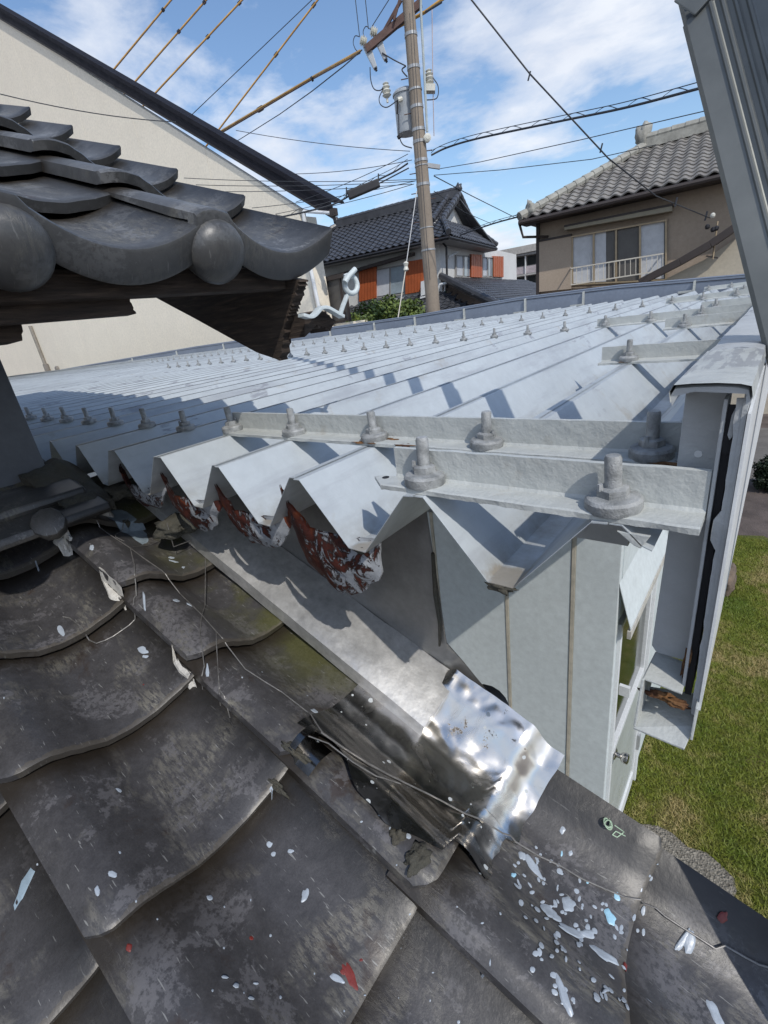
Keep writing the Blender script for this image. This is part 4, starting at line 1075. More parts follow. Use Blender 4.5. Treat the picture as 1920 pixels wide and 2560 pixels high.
# ================================================================== LADDER
lad = thing('aluminium_ladder', 'worn grey aluminium extension ladder leaning at the right edge', 'ladder', (.3, .2, GZ))
A = ray(1705, 60)/F*.52; B_ = ray(1905, 860)/F*.485
dl = (B_-A).normalized(); vr_ = ray(1790, 420).normalized(); nl = -(vr_-dl*vr_.dot(dl)).normalized(); wl = dl.cross(nl).normalized()
if wl.dot(RT) < 0: wl = -wl
LO = (SUN-dl*SUN.dot(dl)).normalized()*.36                       # offset towards the sun, so both rails share one shadow
bot = (GZ-A.z)/dl.z
W_L = .088
def railpt(t_, x, z): return A+dl*t_+wl*x+nl*z
def railprof():
    pr = [(0, -.005), (.004, 0)]
    for g in (.027, .0365, .046, .0555): pr += [(g-.0028, 0), (g-.0014, .0022), (g+.0006, .0024), (g+.002, 0), (g+.0032, -.0008)]
    pr += [(W_L-.0025, 0), (W_L, -.004), (W_L, -.012), (0, -.012)]
    return pr
def rail(t0, t1, off, name, dx=0, scale=1.0):
    pr = railprof(); n = len(pr); vs = [railpt(t_, dx+x*scale, z+off) for t_ in (t0, t1) for x, z in pr]
    fs = [(i, (i+1) % n, (i+1) % n+n, i+n) for i in range(n)]+[tuple(range(n))[::-1], tuple(range(n, 2*n))]
    return MB().add(vs, fs).out(name, mt_ladder, lad)
rail(0, bot, 0, 'rail')
rail(-2.4, .75, -.0135, 'extension_rail', .001, .93)
MB().prism([railpt(-.028, -.002, .0014), railpt(-.028, .05, .0014), railpt(-.010, .05, .0014), railpt(.004, .012, .0014)], nl*.003).out('end_cover', mt_ladder, lad, bev=.001)
MB().lathe([(.006, 0), (.006, .002), (.004, .003)], railpt(-.035, .027, -.004), nl, 14).out('rivet', mt_galv, lad)
# unseen other rail and rungs, offset sunward so their shadows merge with the first
RW = .38
def shifted(o): o.location = o.location+LO; return o
shifted(rail(-.3, bot, -.02, 'rail'))
for q_ in range(12):
    MB().tube([railpt(.40+.29*q_, W_L*.5, -.015), railpt(.40+.29*q_, W_L*.5, -.015)+LO], .013, 8).out('rung', mt_ladder, lad)
def rail2(t0, t1, name):
    c0, c1 = railpt(t0, W_L-.02, -.0), railpt(t1, W_L-.02, 0); side = -nl
    MB().prism([c0-nl*RW+wl*0, c0-nl*RW+wl*.0-wl*W_L, c0-nl*(RW+.028)-wl*W_L, c0-nl*(RW+.028)], c1-c0).out(name, mt_ladder, lad)

# ================================================================== CREAM HOUSE
ch = thing('cream_house', 'tall cream sided house with dark sloping roof edge', 'house', (-15, 9, GZ))
YH = 9.0
cr_ = onY(757, 530, YH); rk0 = onY(780, 500, YH)
# gable wall as one big siding face, extended past the frame
def rakez(x):  # underside of the fascia on the wall plane
    a, b_ = onY(760, 530, YH), onY(0, 42, YH); return a.z+(b_.z-a.z)*(x-a.x)/(b_.x-a.x)
xr = onY(759, 600, YH).x
vjs = [xr, onY(455, 800, YH).x, onY(345, 300, YH).x*1.0, -19.5, -23.0, -27]
vjs = [xr-3.03*k for k in range(14)]
for i in range(len(vjs)-1):
    a, b_ = vjs[i+1], vjs[i]-.008
    MB().prism([(a, YH, GZ-.02), (b_, YH, GZ-.02), (b_, YH, min(rakez(b_), 16)), (a, YH, min(rakez(a), 16.01))], (0, .12, 0)).out('siding_panel', mt_cream, ch)
MB().prism([(vjs[-1], YH+.02, GZ), (xr-.01, YH+.02, GZ), (xr-.01, YH+.02, rakez(xr)-.01), (vjs[-1], YH+.02, rakez(vjs[-1])-.01)], (0, .2, 0)).out('joint_backing', mt_seal, ch)
MB().box((xr-.12, YH+.125, GZ-.02), (xr, YH+.55, rakez(xr)-.15)).out('side_wall', mt_cream, ch)
# rake fascia: three stepped bands
yo = YH-.14
pa, pb = onY(828, 512, yo), onY(-160, -60, yo)
pc_, pd = onY(835, 528, yo), onY(-160, -15, yo)
def band(t0, t1, y, dep, name, mat):
    a0, a1_ = pa.lerp(pc_, t0), pb.lerp(pd, t0); b0, b1 = pa.lerp(pc_, t1), pb.lerp(pd, t1)
    for q in (a0, a1_, b0, b1): q.y = y
    MB().prism([a0, a1_, b1, b0], (0, dep, 0)).out(name, mat, ch)
up_ = onY(0, 8, yo).z-onY(0, 42, yo).z
k_ = .62
def bandz(z0, z1, y, dep, name, mat):
    a = onY(826, 517, yo); c_ = onY(0, 30, yo); sl_ = (c_.z-a.z)/(c_.x-a.x); x0, x1 = a.x, c_.x-6
    f_ = lambda x, dz: (x, y, a.z+sl_*(x-a.x)+dz)
    MB().prism([f_(x0, z0), f_(x1, z0), f_(x1, z1), f_(x0, z1)], (0, dep, 0)).out(name, mat, ch)
bandz(.03, .14, yo, .05, 'upper_fascia', mt_fascia); bandz(-.18, .026, yo+.03, .05, 'lower_fascia', mt_fascia)
bandz(-.25, -.185, yo+.07, .05, 'fascia_edge', mt_brown)
bandz(-.24, -.185, yo+.125, .02, 'soffit', mt_soffit)
bandz(.09, .135, yo+.055, .42, 'roof_surface', mt_fascia)
# gutter pieces at the eave end
g0 = onY(830, 520, yo); MB().box((g0.x-.05, yo-.05, g0.z-.16), (g0.x+.10, yo+.06, g0.z-.02)).out('gutter_end', mt_brown, ch)
a = onY(759, 528, YH-.12); b_ = onY(833, 533, YH-.12)
MB().tube([a, b_], .035, 8).out('gutter_pipe', mt_white, ch)
MB().tube([a, onY(770, 640, YH-.09), onY(815, 850, YH-.09)], .045, 10).out('downpipe', mt_white, ch)
a, b_ = onY(75, 815, YH-.08), onY(122, 935, YH-.08)
MB().tube([a, b_], .085, 10).out('grey_downpipe', M('grey_beige_pipe', (.25, .23, .20), .6), ch)
a = onY(115, 915, YH-.12); MB().lathe([(.13, 0), (.13, .35)], a-V(0, 0, .25), (0, 0, 1), 12).out('pipe_socket', M('grey_beige_socket', (.22, .20, .18), .6), ch)
MB().lathe([(.15, 0), (.15, .08), (.10, .13)], onY(146, 922, YH-.01), (0, -1, 0), 16).out('vent_cap', M('vent_beige', (.22, .20, .175), .6), ch, True)
# glazed annex beyond the corner
YA = 9.62
pts = [onY(772, 690, YA), onY(868, 688, YA), onY(872, 806, YA), onY(790, 806, YA)]
xa0, xa1 = pts[0].x-1, onY(875, 800, YA).x
MB().box((xa0, YA, GZ-.02), (xa1, YA+1.5, onY(850, 808, YA).z)).out('annex_wall', mt_cream, ch)
zt_, zb_ = onY(840, 698, YA).z, onY(850, 806, YA).z+.05
an = MB(); 
for xx in (xa0, onY(817, 740, YA).x, onY(852, 740, YA).x, xa1-.05): an.box((xx, YA+.0, zb_), (xx+.05, YA+.06, zt_))
an.box((xa0, YA-.03, zb_-.05), (xa1, YA+.07, zb_)); an.box((xa0, YA-.03, zt_), (xa1, YA+.07, zt_+.1))
wf = an.out('window_frame', mt_brown, ch); MB().box((xa0, YA+.03, zb_), (xa1-.05, YA+.04, zt_)).out('window_pane', mt_screen, wf)

# ================================================================== generic far-house tools
def frame2(p0, dx):
    """wall frame: origin, horizontal direction, outward normal towards the viewer"""
    dx = Vector(dx); dx.z = 0; dx.normalize(); n = V(dx.y, -dx.x, 0)
    if n.dot(Vector(p0)) > 0: n = -n
    return Vector(p0), dx, n
def face(px, py, fr, off=0):
    o, dx, n = fr; return on(px, py, n, n.dot(o)+off)
def quad(pp_, n, t_, name, mat, parent):
    return MB().prism(pp_, -n*t_).out(name, mat, parent)
def wavetile(w_, l_, amp, nu=6, dish=False):
    vs = []; fs = []
    for j, s in enumerate((-.04, l_, l_)):
        for i in range(nu+1):
            u = i/nu; z = amp*(math.sin(u*2*PI)*.8+.35*math.sin(4*PI*u))
            vs.append(V(u*w_, s, z+(0 if s < 0 else (-.0))+(.045*(1-max(s, 0)/l_)) - (.03 if j == 0 else 0)))
    # order: front lip lower, front top, back
    vs = []
    for i in range(nu+1):
        u = i/nu; z = amp*math.sin(u*2*PI+.4); vs.append(V(u*w_, 0, z-.0))
    for i in range(nu+1):
        u = i/nu; z = amp*math.sin(u*2*PI+.4); vs.append(V(u*w_, 0, z+.032))
    for i in range(nu+1):
        u = i/nu; z = amp*math.sin(u*2*PI+.4); vs.append(V(u*w_, l_+.03, z+.0))
    k = nu+1
    for r in range(2):
        for i in range(nu): a = r*k+i; fs.append((a, a+1, a+k+1, a+k))
    return vs, fs
def inside(p, poly):
    c = False; n = len(poly)
    for i in range(n):
        (x1, y1), (x2, y2) = poly[i], poly[(i+1) % n]
        if (y1 > p[1]) != (y2 > p[1]) and p[0] < (x2-x1)*(p[1]-y1)/(y2-y1)+x1: c = not c
    return c
def tiled(corners, parent, mat, tw=.27, tl_=.235, amp=.028, nu=6, individual=0, name='roof_tile'):
    """tile the planar polygon whose first edge is the eave; base slab below it"""
    cs = [Vector(c) for c in corners]; o = cs[0]; ex_ = (cs[1]-cs[0]).normalized()
    nn = ex_.cross(cs[2]-cs[0]).normalized()
    if nn.z < 0: nn = -nn
    ey_ = nn.cross(ex_)
    if ey_.dot(cs[2]-cs[0]) < 0: ey_ = -ey_
    poly = [((c-o).dot(ex_), (c-o).dot(ey_)) for c in cs]
    MB().prism([c-nn*.03 for c in cs], -nn*.08).out('roof_slab', mt_brown, parent)
    vs, fs = wavetile(tw, tl_, amp, nu)
    mins = min(p[0] for p in poly); maxs = max(p[0] for p in poly); maxt = max(p[1] for p in poly)
    me = bpy.data.meshes.new(name); me.from_pydata([tuple(v) for v in vs], [], fs); me.materials.append(mat)
    me.polygons.foreach_set('use_smooth', [True]*len(me.polygons)); me.update(); me.set_sharp_from_angle(angle=1.0)
    spots = []
    j = 0
    while j*tl_ < maxt:
        i = 0
        while mins+i*tw < maxs:
            u = mins+i*tw; 
            if inside((u+tw/2, j*tl_+tl_*.5), poly): spots.append((u, j*tl_))
            i += 1
        j += 1
    W = [(o+ex_*u+ey_*t_) for u, t_ in spots]
    order = sorted(range(len(W)), key=lambda q: W[q].length)
    R = Matrix((ex_, ey_, nn)).transposed()
    if ex_.cross(ey_).dot(nn) < 0: R = Matrix((ex_, ey_, nn)).transposed()
    ind = order[:individual]; rest = order[individual:]
    flip = ex_.cross(ey_).dot(nn) < 0
    for q in ind:
        if flip: rest.append(q); continue
        ob = bpy.data.objects.new(name, me); COL.objects.link(ob); ob.parent = parent; ob.matrix_parent_inverse = Matrix.Translation(-world_loc(parent))
        ob.location = W[q]; ob.rotation_euler = (R @ Matrix.Rotation(random.uniform(-.012, .012), 3, 'X')).to_euler()
    if rest:
        mb = MB()
        for q in rest:
            jz = random.uniform(-.004, .006); mb.add([W[q]+ex_*v.x+ey_*v.y+nn*(v.z+jz) for v in vs], fs)
        ob = mesh('roof_tiling', mb.v, mb.f, mat, parent, True); ob.data.set_sharp_from_angle(angle=1.0); ob['kind'] = 'stuff'
    return ex_, ey_, nn
def ridge(a, b_, r, mat, parent, name='ridge', step=.28):
    a, b_ = Vector(a), Vector(b_); L = (b_-a).length; n = max(2, int(L/step)); pts = []; rr = []
    for i in range(n):
        p = a.lerp(b_, i/n); q = a.lerp(b_, (i+.98)/n); pts += [p, q]; rr += [r*1.08, r*.92]
    return MB().tube(pts, rr, 8).out(name, mat, parent)

# ================================================================== RIGHT HOUSE (beige)
rh = thing('beige_house', 'beige stuccoed two storey house with brown wavy tile roof and balcony rail', 'house', (-3, 15, GZ))
v = ray(1343, 740); c0 = v*(16/math.hypot(v.x, v.y))
FR = frame2(c0, (.994, .109, 0)); nr = FR[2]
top_z = face(1343, 548, FR).z
def H(px, py, off=0): return face(px, py, FR, off)
L0 = FR[0].copy()
def wallr(u0, u1, z0, z1, off0, off1, name, mat, parent=rh):
    o, dx, n = FR; return MB().prism([V(*(o+dx*u0+n*off1).xy, z0), V(*(o+dx*u1+n*off1).xy, z0), V(*(o+dx*u1+n*off1).xy, z1), V(*(o+dx*u0+n*off1).xy, z1)], -n*(off1-off0)).out(name, mat, parent)
def uof(px, py, off=0):
    p = face(px, py, FR, off); return (p-FR[0]).dot(FR[1]), p.z
zr_e = H(1560, 500).z
EZR = H(1560, 487, .65).z
wallr(0, 9, GZ-.02, EZR-.06, -.25, 0, 'front_wall', mt_beige)
wallr(0, .2, GZ-.02, EZR-.06, -6, -.252, 'left_wall', mt_beige)
# lower right: paler wing with a slanting lean-to roof edge
pw = [H(1705, 838, .9), H(1500, 740, .9)]
o, dx, n = FR
wing = [H(1600, 735, .9), H(1675, 692, .9), H(1760, 650, .9), H(1850, 590, .9)]
uu = [((q-FR[0]).dot(dx), q.z) for q in wing]
pl = [(uu[0][0]-.6, GZ-.02), (uu[3][0]+3, GZ-.02), (uu[3][0]+3, uu[3][1]+1.9), uu[3], uu[2], uu[1], uu[0], (uu[0][0]-.6, uu[0][1]-.4)]
MB().prism([FR[0]+dx*a+V(0, 0, z-FR[0].z)+n*.9 for a, z in pl], -n*.6).out('wing_wall', mt_beige_lo, rh)
ptsv = [H(1600, 706, 1.1), H(1700, 655, 1.1), H(1775, 612, 1.1), H(1880, 540, 1.1)]
for a, b_ in zip(ptsv, ptsv[1:]): MB().beam(a, b_, .5, .16).out('lean_to_roof_edge', mt_brown, rh, bev=.01)
# shutter box, trim line
def rectp(x0, y0, x1, y1, x2, y2, x3, y3, off, th, name, mat, parent=rh):
    return MB().prism([H(x0, y0, off), H(x1, y1, off), H(x2, y2, off), H(x3, y3, off)], -n*th).out(name, mat, parent)
rectp(1348, 603, 1428, 588, 1428, 722, 1348, 730, .12, .115, 'shutter_box', M('beige_box', (.42, .34, .265), .7, 0, .05, 2))
rectp(1347, 600, 1428, 584, 1428, 590, 1347, 605, .14, .13, 'shutter_box_trim', mt_brown)
rectp(1340, 545, 1348, 544, 1348, 745, 1340, 745, .12, .08, 'downpipe', mt_brown)
# awning over the window
rectp(1411, 567, 1680, 512, 1680, 527, 1411, 575, .35, .34, 'window_awning', M('awning', (.30, .27, .20), .6, 0, .1, 3))
rectp(1410, 563, 1682, 508, 1682, 514, 1410, 568, .36, .35, 'awning_rail', mt_brown)
# the window
win = rectp(1428, 590, 1668, 548, 1668, 700, 1428, 712, .03, .028, 'window', mt_glass)
def winq(x0, x1, mat, name, off=.05, th=.018):
    f_ = lambda x, t_: (590+(x-1428)/240*(548-590))*(1-t_)+(712+(x-1428)/240*(700-712))*t_
    MB().prism([H(x0, f_(x0, .02), off), H(x1, f_(x1, .02), off), H(x1, f_(x1, .97), off), H(x0, f_(x0, .97), off)], -n*th).out(name, mat, win)
winq(1432, 1482, mt_curtain, 'curtain'); winq(1487, 1515, mt_curtain, 'curtain'); winq(1515.5, 1537, mt_screen, 'screen'); winq(1544, 1598, mt_screen, 'screen'); winq(1602, 1660, mt_curtain, 'curtain')
fm = MB()
for x in (1430, 1484, 1540, 1600, 1665):
    f_ = lambda x, t_: (590+(x-1428)/240*(548-590))*(1-t_)+(712+(x-1428)/240*(700-712))*t_
    fm.prism([H(x-2.5, f_(x, 0), .10), H(x+2.5, f_(x, 0), .10), H(x+2.5, f_(x, 1), .10), H(x-2.5, f_(x, 1), .10)], -n*.045)
for t_ in (0, .98):
    fm.prism([H(1428, 590+122*t_, .12), H(1668, 548+152*t_, .12), H(1668, 552+152*t_, .12), H(1428, 594+122*t_, .12)], -n*.065)
fm.out('frame', mt_alu, win)
# balcony rail, each baluster a piece
bal = MB().beam(H(1427, 671, .45), H(1657, 634, .45), .03, .03).out('balcony_rail', mt_rail, rh)
MB().beam(H(1427, 712, .45), H(1657, 676, .45), .03, .03).out('bottom_rail', mt_rail, bal)
for i in range(18):
    x = 1428+i*229/17; y0 = 671-(x-1427)*37/230; y1 = 712-(x-1427)*36/230
    MB().beam(H(x, y0, .45), H(x, y1, .45), .014, .014, n).out('baluster', mt_rail, bal)
for x, y0, y1 in ((1427, 671, 712), (1657, 634, 676)):
    MB().beam(H(x, y0, .45), H(x, y0, .02), .03, .03).out('rail_bracket', mt_rail, bal)
# roof
off_e = .65
eL = H(1298, 538, off_e); eR = H(1800, 437, off_e); eR = eL+(eR-eL)*1.5; eR.z = eL.z; 
ez_ = H(1560, 487, off_e).z
eL.z = eR.z = ez_
pit = math.radians(24.5)
back = -n
nrf = (dx.cross(back*math.cos(pit)+V(0, 0, math.sin(pit)))); nrf = nrf if nrf.z > 0 else -nrf
rl = on(1612, 372, nrf, nrf.dot(eL)); rise = (rl-eL)-dx*(rl-eL).dot(dx)
rr_ = rl+dx*((eR-rl).dot(dx))
tiled([eL, eR, rr_, rl], rh, mt_btile, .29, .26, .034, 6, 290)
ridge(eL+V(0, 0, .06), rl+V(0, 0, .08), .11, mt_bridge, rh, 'hip_ridge', .30)
MB().beam(rl+V(0, 0, .10), rr_+V(0, 0, .10), .20, .22).out('main_ridge', mt_bridge, rh); ridge(rl+V(0, 0, .25), rr_+V(0, 0, .25), .11, mt_bridge, rh, 'ridge_cap', .30)
blob('ridge_ornament', rl+V(0, 0, .34)-dx*.08, (.20, .16, .30), mt_bridge, rh, 5, .6)
blob('hip_ornament', eL+dx*.25+V(0, 0, .2)+back*.2, (.13, .12, .2), mt_bridge, rh, 6, .6)
# left hip face and soffit
bl = eL+back*8; MB().prism([eL, rl, bl], (0, 0, -.08)).out('hip_slope', mt_btile, rh)
MB().prism([eL-V(0, 0, .09), eR-V(0, 0, .09), eR+back*.66-V(0, 0, .09), eL+back*.66-V(0, 0, .09)], (0, 0, -.05)).out('soffit', mt_brown, rh)
MB().tube([eL+n*.06-V(0, 0, .10), eR+n*.06-V(0, 0, .10)], .06, 8).out('gutter', mt_brown, rh)
MB().tube([eL-V(0, 0, .12)+n*-.02, eL+dx*.1-V(0, 0, .45), eL+dx*.62+back*.6-V(0, 0, .5)], .035, 6).out('gutter_elbow', mt_brown, rh)

# small bracket post on the lean-to with wire insulators
ap = thing('service_bracket', 'thin service mast with insulators on the dark lean-to edge', 'bracket', tuple(H(1790, 645, 1.2)))
MB().tube([H(1782, 648, 1.2), H(1794, 553, 1.2)], .022, 6).out('mast', mt_alu, ap)
MB().beam(H(1765, 640, 1.2), H(1795, 645, 1.2), .03, .03).out('foot', mt_brown, ap)
for (x, y, mt_) in ((1781, 545, mt_porc), (1768, 573, mt_black), (1782, 580, mt_black), (1790, 577, mt_black)): MB().lathe([(.03, 0), (.05, .03), (.05, .07), (.02, .1)], H(x, y, 1.3), (0, 0, 1), 10).out('insulator', mt_, ap)

# ================================================================== MIDDLE HOUSE (dark tiles, orange shutters)
mh = thing('orange_shuttered_house', 'white house with glossy black tile roof and orange wooden shutters', 'house', (-10, 17, GZ))
EZ = 2.45
pc0 = onZ(1122, 587, EZ); pl0 = onZ(812, 655, EZ); pr0 = onZ(1296, 607, EZ)
dl_ = (pl0-pc0).normalized(); dr_ = (pr0-pc0).normalized()
dr_ = V(-dl_.y, dl_.x, 0); dr_ = dr_ if dr_.dot(pr0-pc0) > 0 else -dr_          # square corner
nL = V(dl_.y, -dl_.x, 0); nL = nL if nL.dot(pc0) < 0 else -nL                    # outward normals
nR = V(dr_.y, -dr_.x, 0); nR = nR if nR.dot(pc0) < 0 else -nR
wc = pc0-nL*.6-nR*.6
def hl(px, py, off=0): return on(px, py, nL, nL.dot(wc)+off)
def hr(px, py, off=0): return on(px, py, nR, nR.dot(wc)+off)
WLn = 9.0; wrn = (hr(1290, 600)-wc).dot(dr_)
g_ = lambda p, z: V(p.x, p.y, z)
MB().prism([g_(wc, GZ), g_(wc+dl_*WLn, GZ), g_(wc+dl_*WLn, EZ+.1), g_(wc, EZ+.1)], -nL*.2).out('left_wall', mt_stucco, mh)
MB().prism([g_(wc-nL*.202, GZ), g_(wc+dr_*wrn, GZ), g_(wc+dr_*wrn, EZ+.1), g_(wc-nL*.202, EZ+.1)], -nR*.2).out('right_wall', mt_stucco, mh)
# corner light patch side: windows right face
def hq(fn, x0, y0, x1, y1, x2, y2, x3, y3, off, th, nn, name, mat, parent=mh):
    return MB().prism([fn(x0, y0, off), fn(x1, y1, off), fn(x2, y2, off), fn(x3, y3, off)], -nn*th).out(name, mat, parent)
def window(fn, nn, x0, yt0, yb0, x1, yt1, yb1, panes):
    w_ = hq(fn, x0, yt0, x1, yt1, x1, yb1, x0, yb0, .02, .018, nn, 'window', mt_glass)
    lf = lambda x, a, b__: a+(b__-a)*(x-x0)/(x1-x0)
    fm = MB(); xs_ = [x0+(x1-x0)*q/panes for q in range(panes+1)]
    for x in xs_: fm.prism([fn(x-1.2, lf(x, yt0, yt1), .06), fn(x+1.2, lf(x, yt0, yt1), .06), fn(x+1.2, lf(x, yb0, yb1), .06), fn(x-1.2, lf(x, yb0, yb1), .06)], -nn*.035)
    for a, b__ in ((yt0, yt1), (yb0, yb1)): fm.prism([fn(x0-1, a, .065), fn(x1+1, b__, .065), fn(x1+1, b__+2.4, .065), fn(x0-1, a+2.4, .065)], -nn*.04)
    fm.out('frame', mt_soffit, w_)
    for q in range(panes):
        a, b__ = xs_[q]+2, xs_[q+1]-2
        MB().prism([fn(a, lf(a, yt0, yt1)+3, .03), fn(b__, lf(b__, yt0, yt1)+3, .03), fn(b__, lf(b__, yb0, yb1)-2, .03), fn(a, lf(a, yb0, yb1)-2, .03)], -nn*.008).out('pane', mt_curtain if q % 2 == 0 else M('pane_blue', (.30, .36, .40), .15, 0, .15, 2), w_)
    return w_
def shutter(fn, nn, x0, yt0, yb0, x1, yt1, yb1, boards):
    lf = lambda x, a, b__: a+(b__-a)*(x-x0)/(x1-x0)
    s_ = hq(fn, x0, yt0, x1, yt1, x1, yb1, x0, yb0, .10, .09, nn, 'shutter', mt_orange)
    for q in range(boards):
        a = x0+(x1-x0)*q/boards+.4; b__ = x0+(x1-x0)*(q+1)/boards-.4
        MB().prism([fn(a, lf(a, yt0, yt1)+.5, .125), fn(b__, lf(b__, yt0, yt1)+.5, .125), fn(b__, lf(b__, yb0, yb1)-.5, .125), fn(a, lf(a, yb0, yb1)-.5, .125)], -nn*.022).out('board', mt_orange, s_)
    return s_
window(hr, nR, 1141, 637, 690, 1178, 639, 693, 2); window(hr, nR, 1206, 642, 691, 1233, 643, 692, 2)
shutter(hr, nR, 1178.5, 635, 693, 1206, 637, 694, 5); shutter(hr, nR, 1234, 640, 692, 1259, 641, 693, 5)
shutter(hl, nL, 897, 676, 755, 940, 666, 745, 6); window(hl, nL, 938, 674, 744, 1012, 660, 732, 2); shutter(hl, nL, 1013, 655, 736, 1058, 647, 728, 6)
hq(hl, 900, 668, 1030, 630, 1030, 638, 900, 676, .35, .30, nL, 'awning', mt_brown)
hq(hl, 820, 690, 905, 668, 905, 676, 820, 700, .25, .20, nL, 'awning', mt_brown)
ac = hq(hl, 1052, 704, 1062, 701, 1062, 736, 1052, 740, .40, .30, nL, 'air_conditioner', mt_white)
hq(hl, 1050, 742, 1064, 739, 1064, 743, 1050, 747, .45, .4, nL, 'shelf', mt_white, ac)
MB().tube([hl(1100, 598, .07), hl(1116, 618, .07), hl(1118, 720, .07)], .04, 6).out('downpipe', mt_black, mh)
MB().tube([hr(1144, 630, .08), hr(1125, 640, .08), hr(1122, 645, .08)], .035, 6).out('white_duct', mt_white, mh)
MB().tube([hl(1126, 704, .3), hl(1100, 712, .3), hl(1094, 725, .3), hl(1094, 745, .3)], .05, 6).out('white_duct', mt_white, mh)
MB().tube([hl(1112, 700, .1), hl(1112, 728, .1), hl(1096, 748, .1)], .03, 6).out('white_duct', mt_white, mh)
# main roof slope over the left face
E0 = pc0.copy(); E1 = pc0+dl_*9.5
pitm = math.radians(27); upv = -nL*math.cos(pitm)+V(0, 0, math.sin(pitm)); nml = dl_.cross(upv); nml = nml if nml.z > 0 else -nml
g1 = on(1148, 492, nml, nml.dot(E0)); g2 = on(832, 582, nml, nml.dot(E0))
dg = (g1-E0).dot(dl_)
hgt = max((g1-E0).dot(upv), 1)
gr = E0+dl_*(dg)+upv*hgt; gl = E0+dl_*((g2-E0).dot(dl_))+upv*hgt
lowr = on(1085, 556, nml, nml.dot(E0))
skirt_r = E0+dl_*.0
hk_ = E0+dl_*max(.1, dg)+upv*(hgt*.38)
tiled([E1, E0, hk_, gr, gl], mh, mt_ktile, .28, .25, .03, 5, 0)
MB().beam(gr+V(0, 0, .12), gl+V(0, 0, .12), .22, .26).out('main_ridge', mt_ktile, mh); ridge(gr+V(0, 0, .28), gl+V(0, 0, .28), .09, mt_ktile, mh, 'ridge_cap')
blob('ridge_ornament', gr+V(0, 0, .30), (.12, .12, .15), mt_ktile, mh, 2, .6)
blob('ridge_ornament', gl+V(0, 0, .30), (.12, .12, .15), mt_ktile, mh, 3, .6)
ridge(E0+V(0, 0, .1), hk_+V(0, 0, .12), .10, mt_ktile, mh, 'hip_ridge')
ridge(hk_+V(0, 0, .12), gr+V(0, 0, .12), .11, mt_ktile, mh, 'gable_ridge')
ridge(hk_+dl_*.45+V(0, 0, .12), gr+dl_*.45+V(0, 0, .12), .10, mt_ktile, mh, 'gable_ridge')
ridge(E1+V(0, 0, .1), gl+V(0, 0, .1), .11, mt_ktile, mh, 'hip_ridge')
# right side: skirt roof, white gable triangle, far slope
E2 = pc0+dr_*((pr0-pc0).dot(dr_)); upr = -nR*math.cos(math.radians(24))+V(0, 0, math.sin(math.radians(24)))
mid = gr+( -nL)*0
half = (hk_-E0).dot(upr) 
sk1 = hk_; fl = 2*((gr-E0).dot(-nL)); hk2 = hk_+dr_*(fl-2*((hk_-E0).dot(dr_)))
E2 = E0+dr_*fl
tiled([E0, E2, hk2, hk_], mh, mt_ktile, .28, .25, .03, 5, 0)
ridge(E2+V(0, 0, .1), hk2+V(0, 0, .12), .10, mt_ktile, mh, 'hip_ridge')
gb = gr.copy()
MB().prism([hk_+dl_*.35+V(0, 0, .02), hk2+dl_*.35+V(0, 0, .02), gb+dl_*.35-V(0, 0, .12)], dl_*.1).out('gable_wall', mt_stucco, mh)
for q in (hk_, hk2):
    MB().beam(q+V(0, 0, .05)+dl_*.08, gb+V(0, 0, -.02)+dl_*.08, .06, .22).out('barge_board', mt_soffit if q is hk_ else mt_ktile, mh)
far2 = E2+dl_*9.5; 
MB().prism([gr, gl, far2, E2], (0, 0, -.06)).out('rear_slope', mt_ktile, mh)
ridge(hk2+V(0, 0, .12), gr+V(0, 0, .12), .11, mt_ktile, mh, 'gable_ridge')
MB().prism([E0-V(0, 0, .1), E1-V(0, 0, .1), E1-nL*.7-V(0, 0, .1), E0-nL*.7-V(0, 0, .1)], (0, 0, -.05)).out('soffit', mt_soffit, mh)
MB().prism([E0-V(0, 0, .101), E2-V(0, 0, .101), E2-nR*.7-V(0, 0, .101), E0-nR*.7-V(0, 0, .101)], (0, 0, -.05)).out('soffit', mt_soffit, mh)
for a, b_ in ((E0, E1), (E0, E2)): MB().tube([a-V(0, 0, .08), b_-V(0, 0, .08)], .055, 6).out('gutter', mt_black, mh)
# ground-floor roofs
z1 = hr(1200, 700).z
def lowroof(nn_, base_dir, start, length, depth, z_top, name='lower_roof', pitch=24, lead=0):
    up2 = -nn_*math.cos(math.radians(pitch))+V(0, 0, math.sin(math.radians(pitch)))
    tp_ = start.copy(); tp_.z = z_top; a = tp_-up2*depth
    return tiled([a-base_dir*lead, a+base_dir*length, tp_+base_dir*length, tp_], mh, mt_ktile, .28, .25, .03, 5, 0), a, tp_
zl = hr(1141, 697).z
(_, aR, tR) = lowroof(nR, dr_, wc.copy(), wrn+3, 3.4, zl, lead=3.1)
(_, aL, tL) = lowroof(nL, dl_, wc.copy(), 9, 3.0, hl(960, 752).z, lead=3.0)
ridge(tR+V(0, 0, .08), aR-dr_*3.1+V(0, 0, .08), .12, mt_ktile, mh, 'hip_ridge')
MB().tube([hl(1115, 728, .1), hl(1088, 765, .3)], .05, 6).out('green_flashing', M('green_copper', (.03, .10, .06), .6), mh)

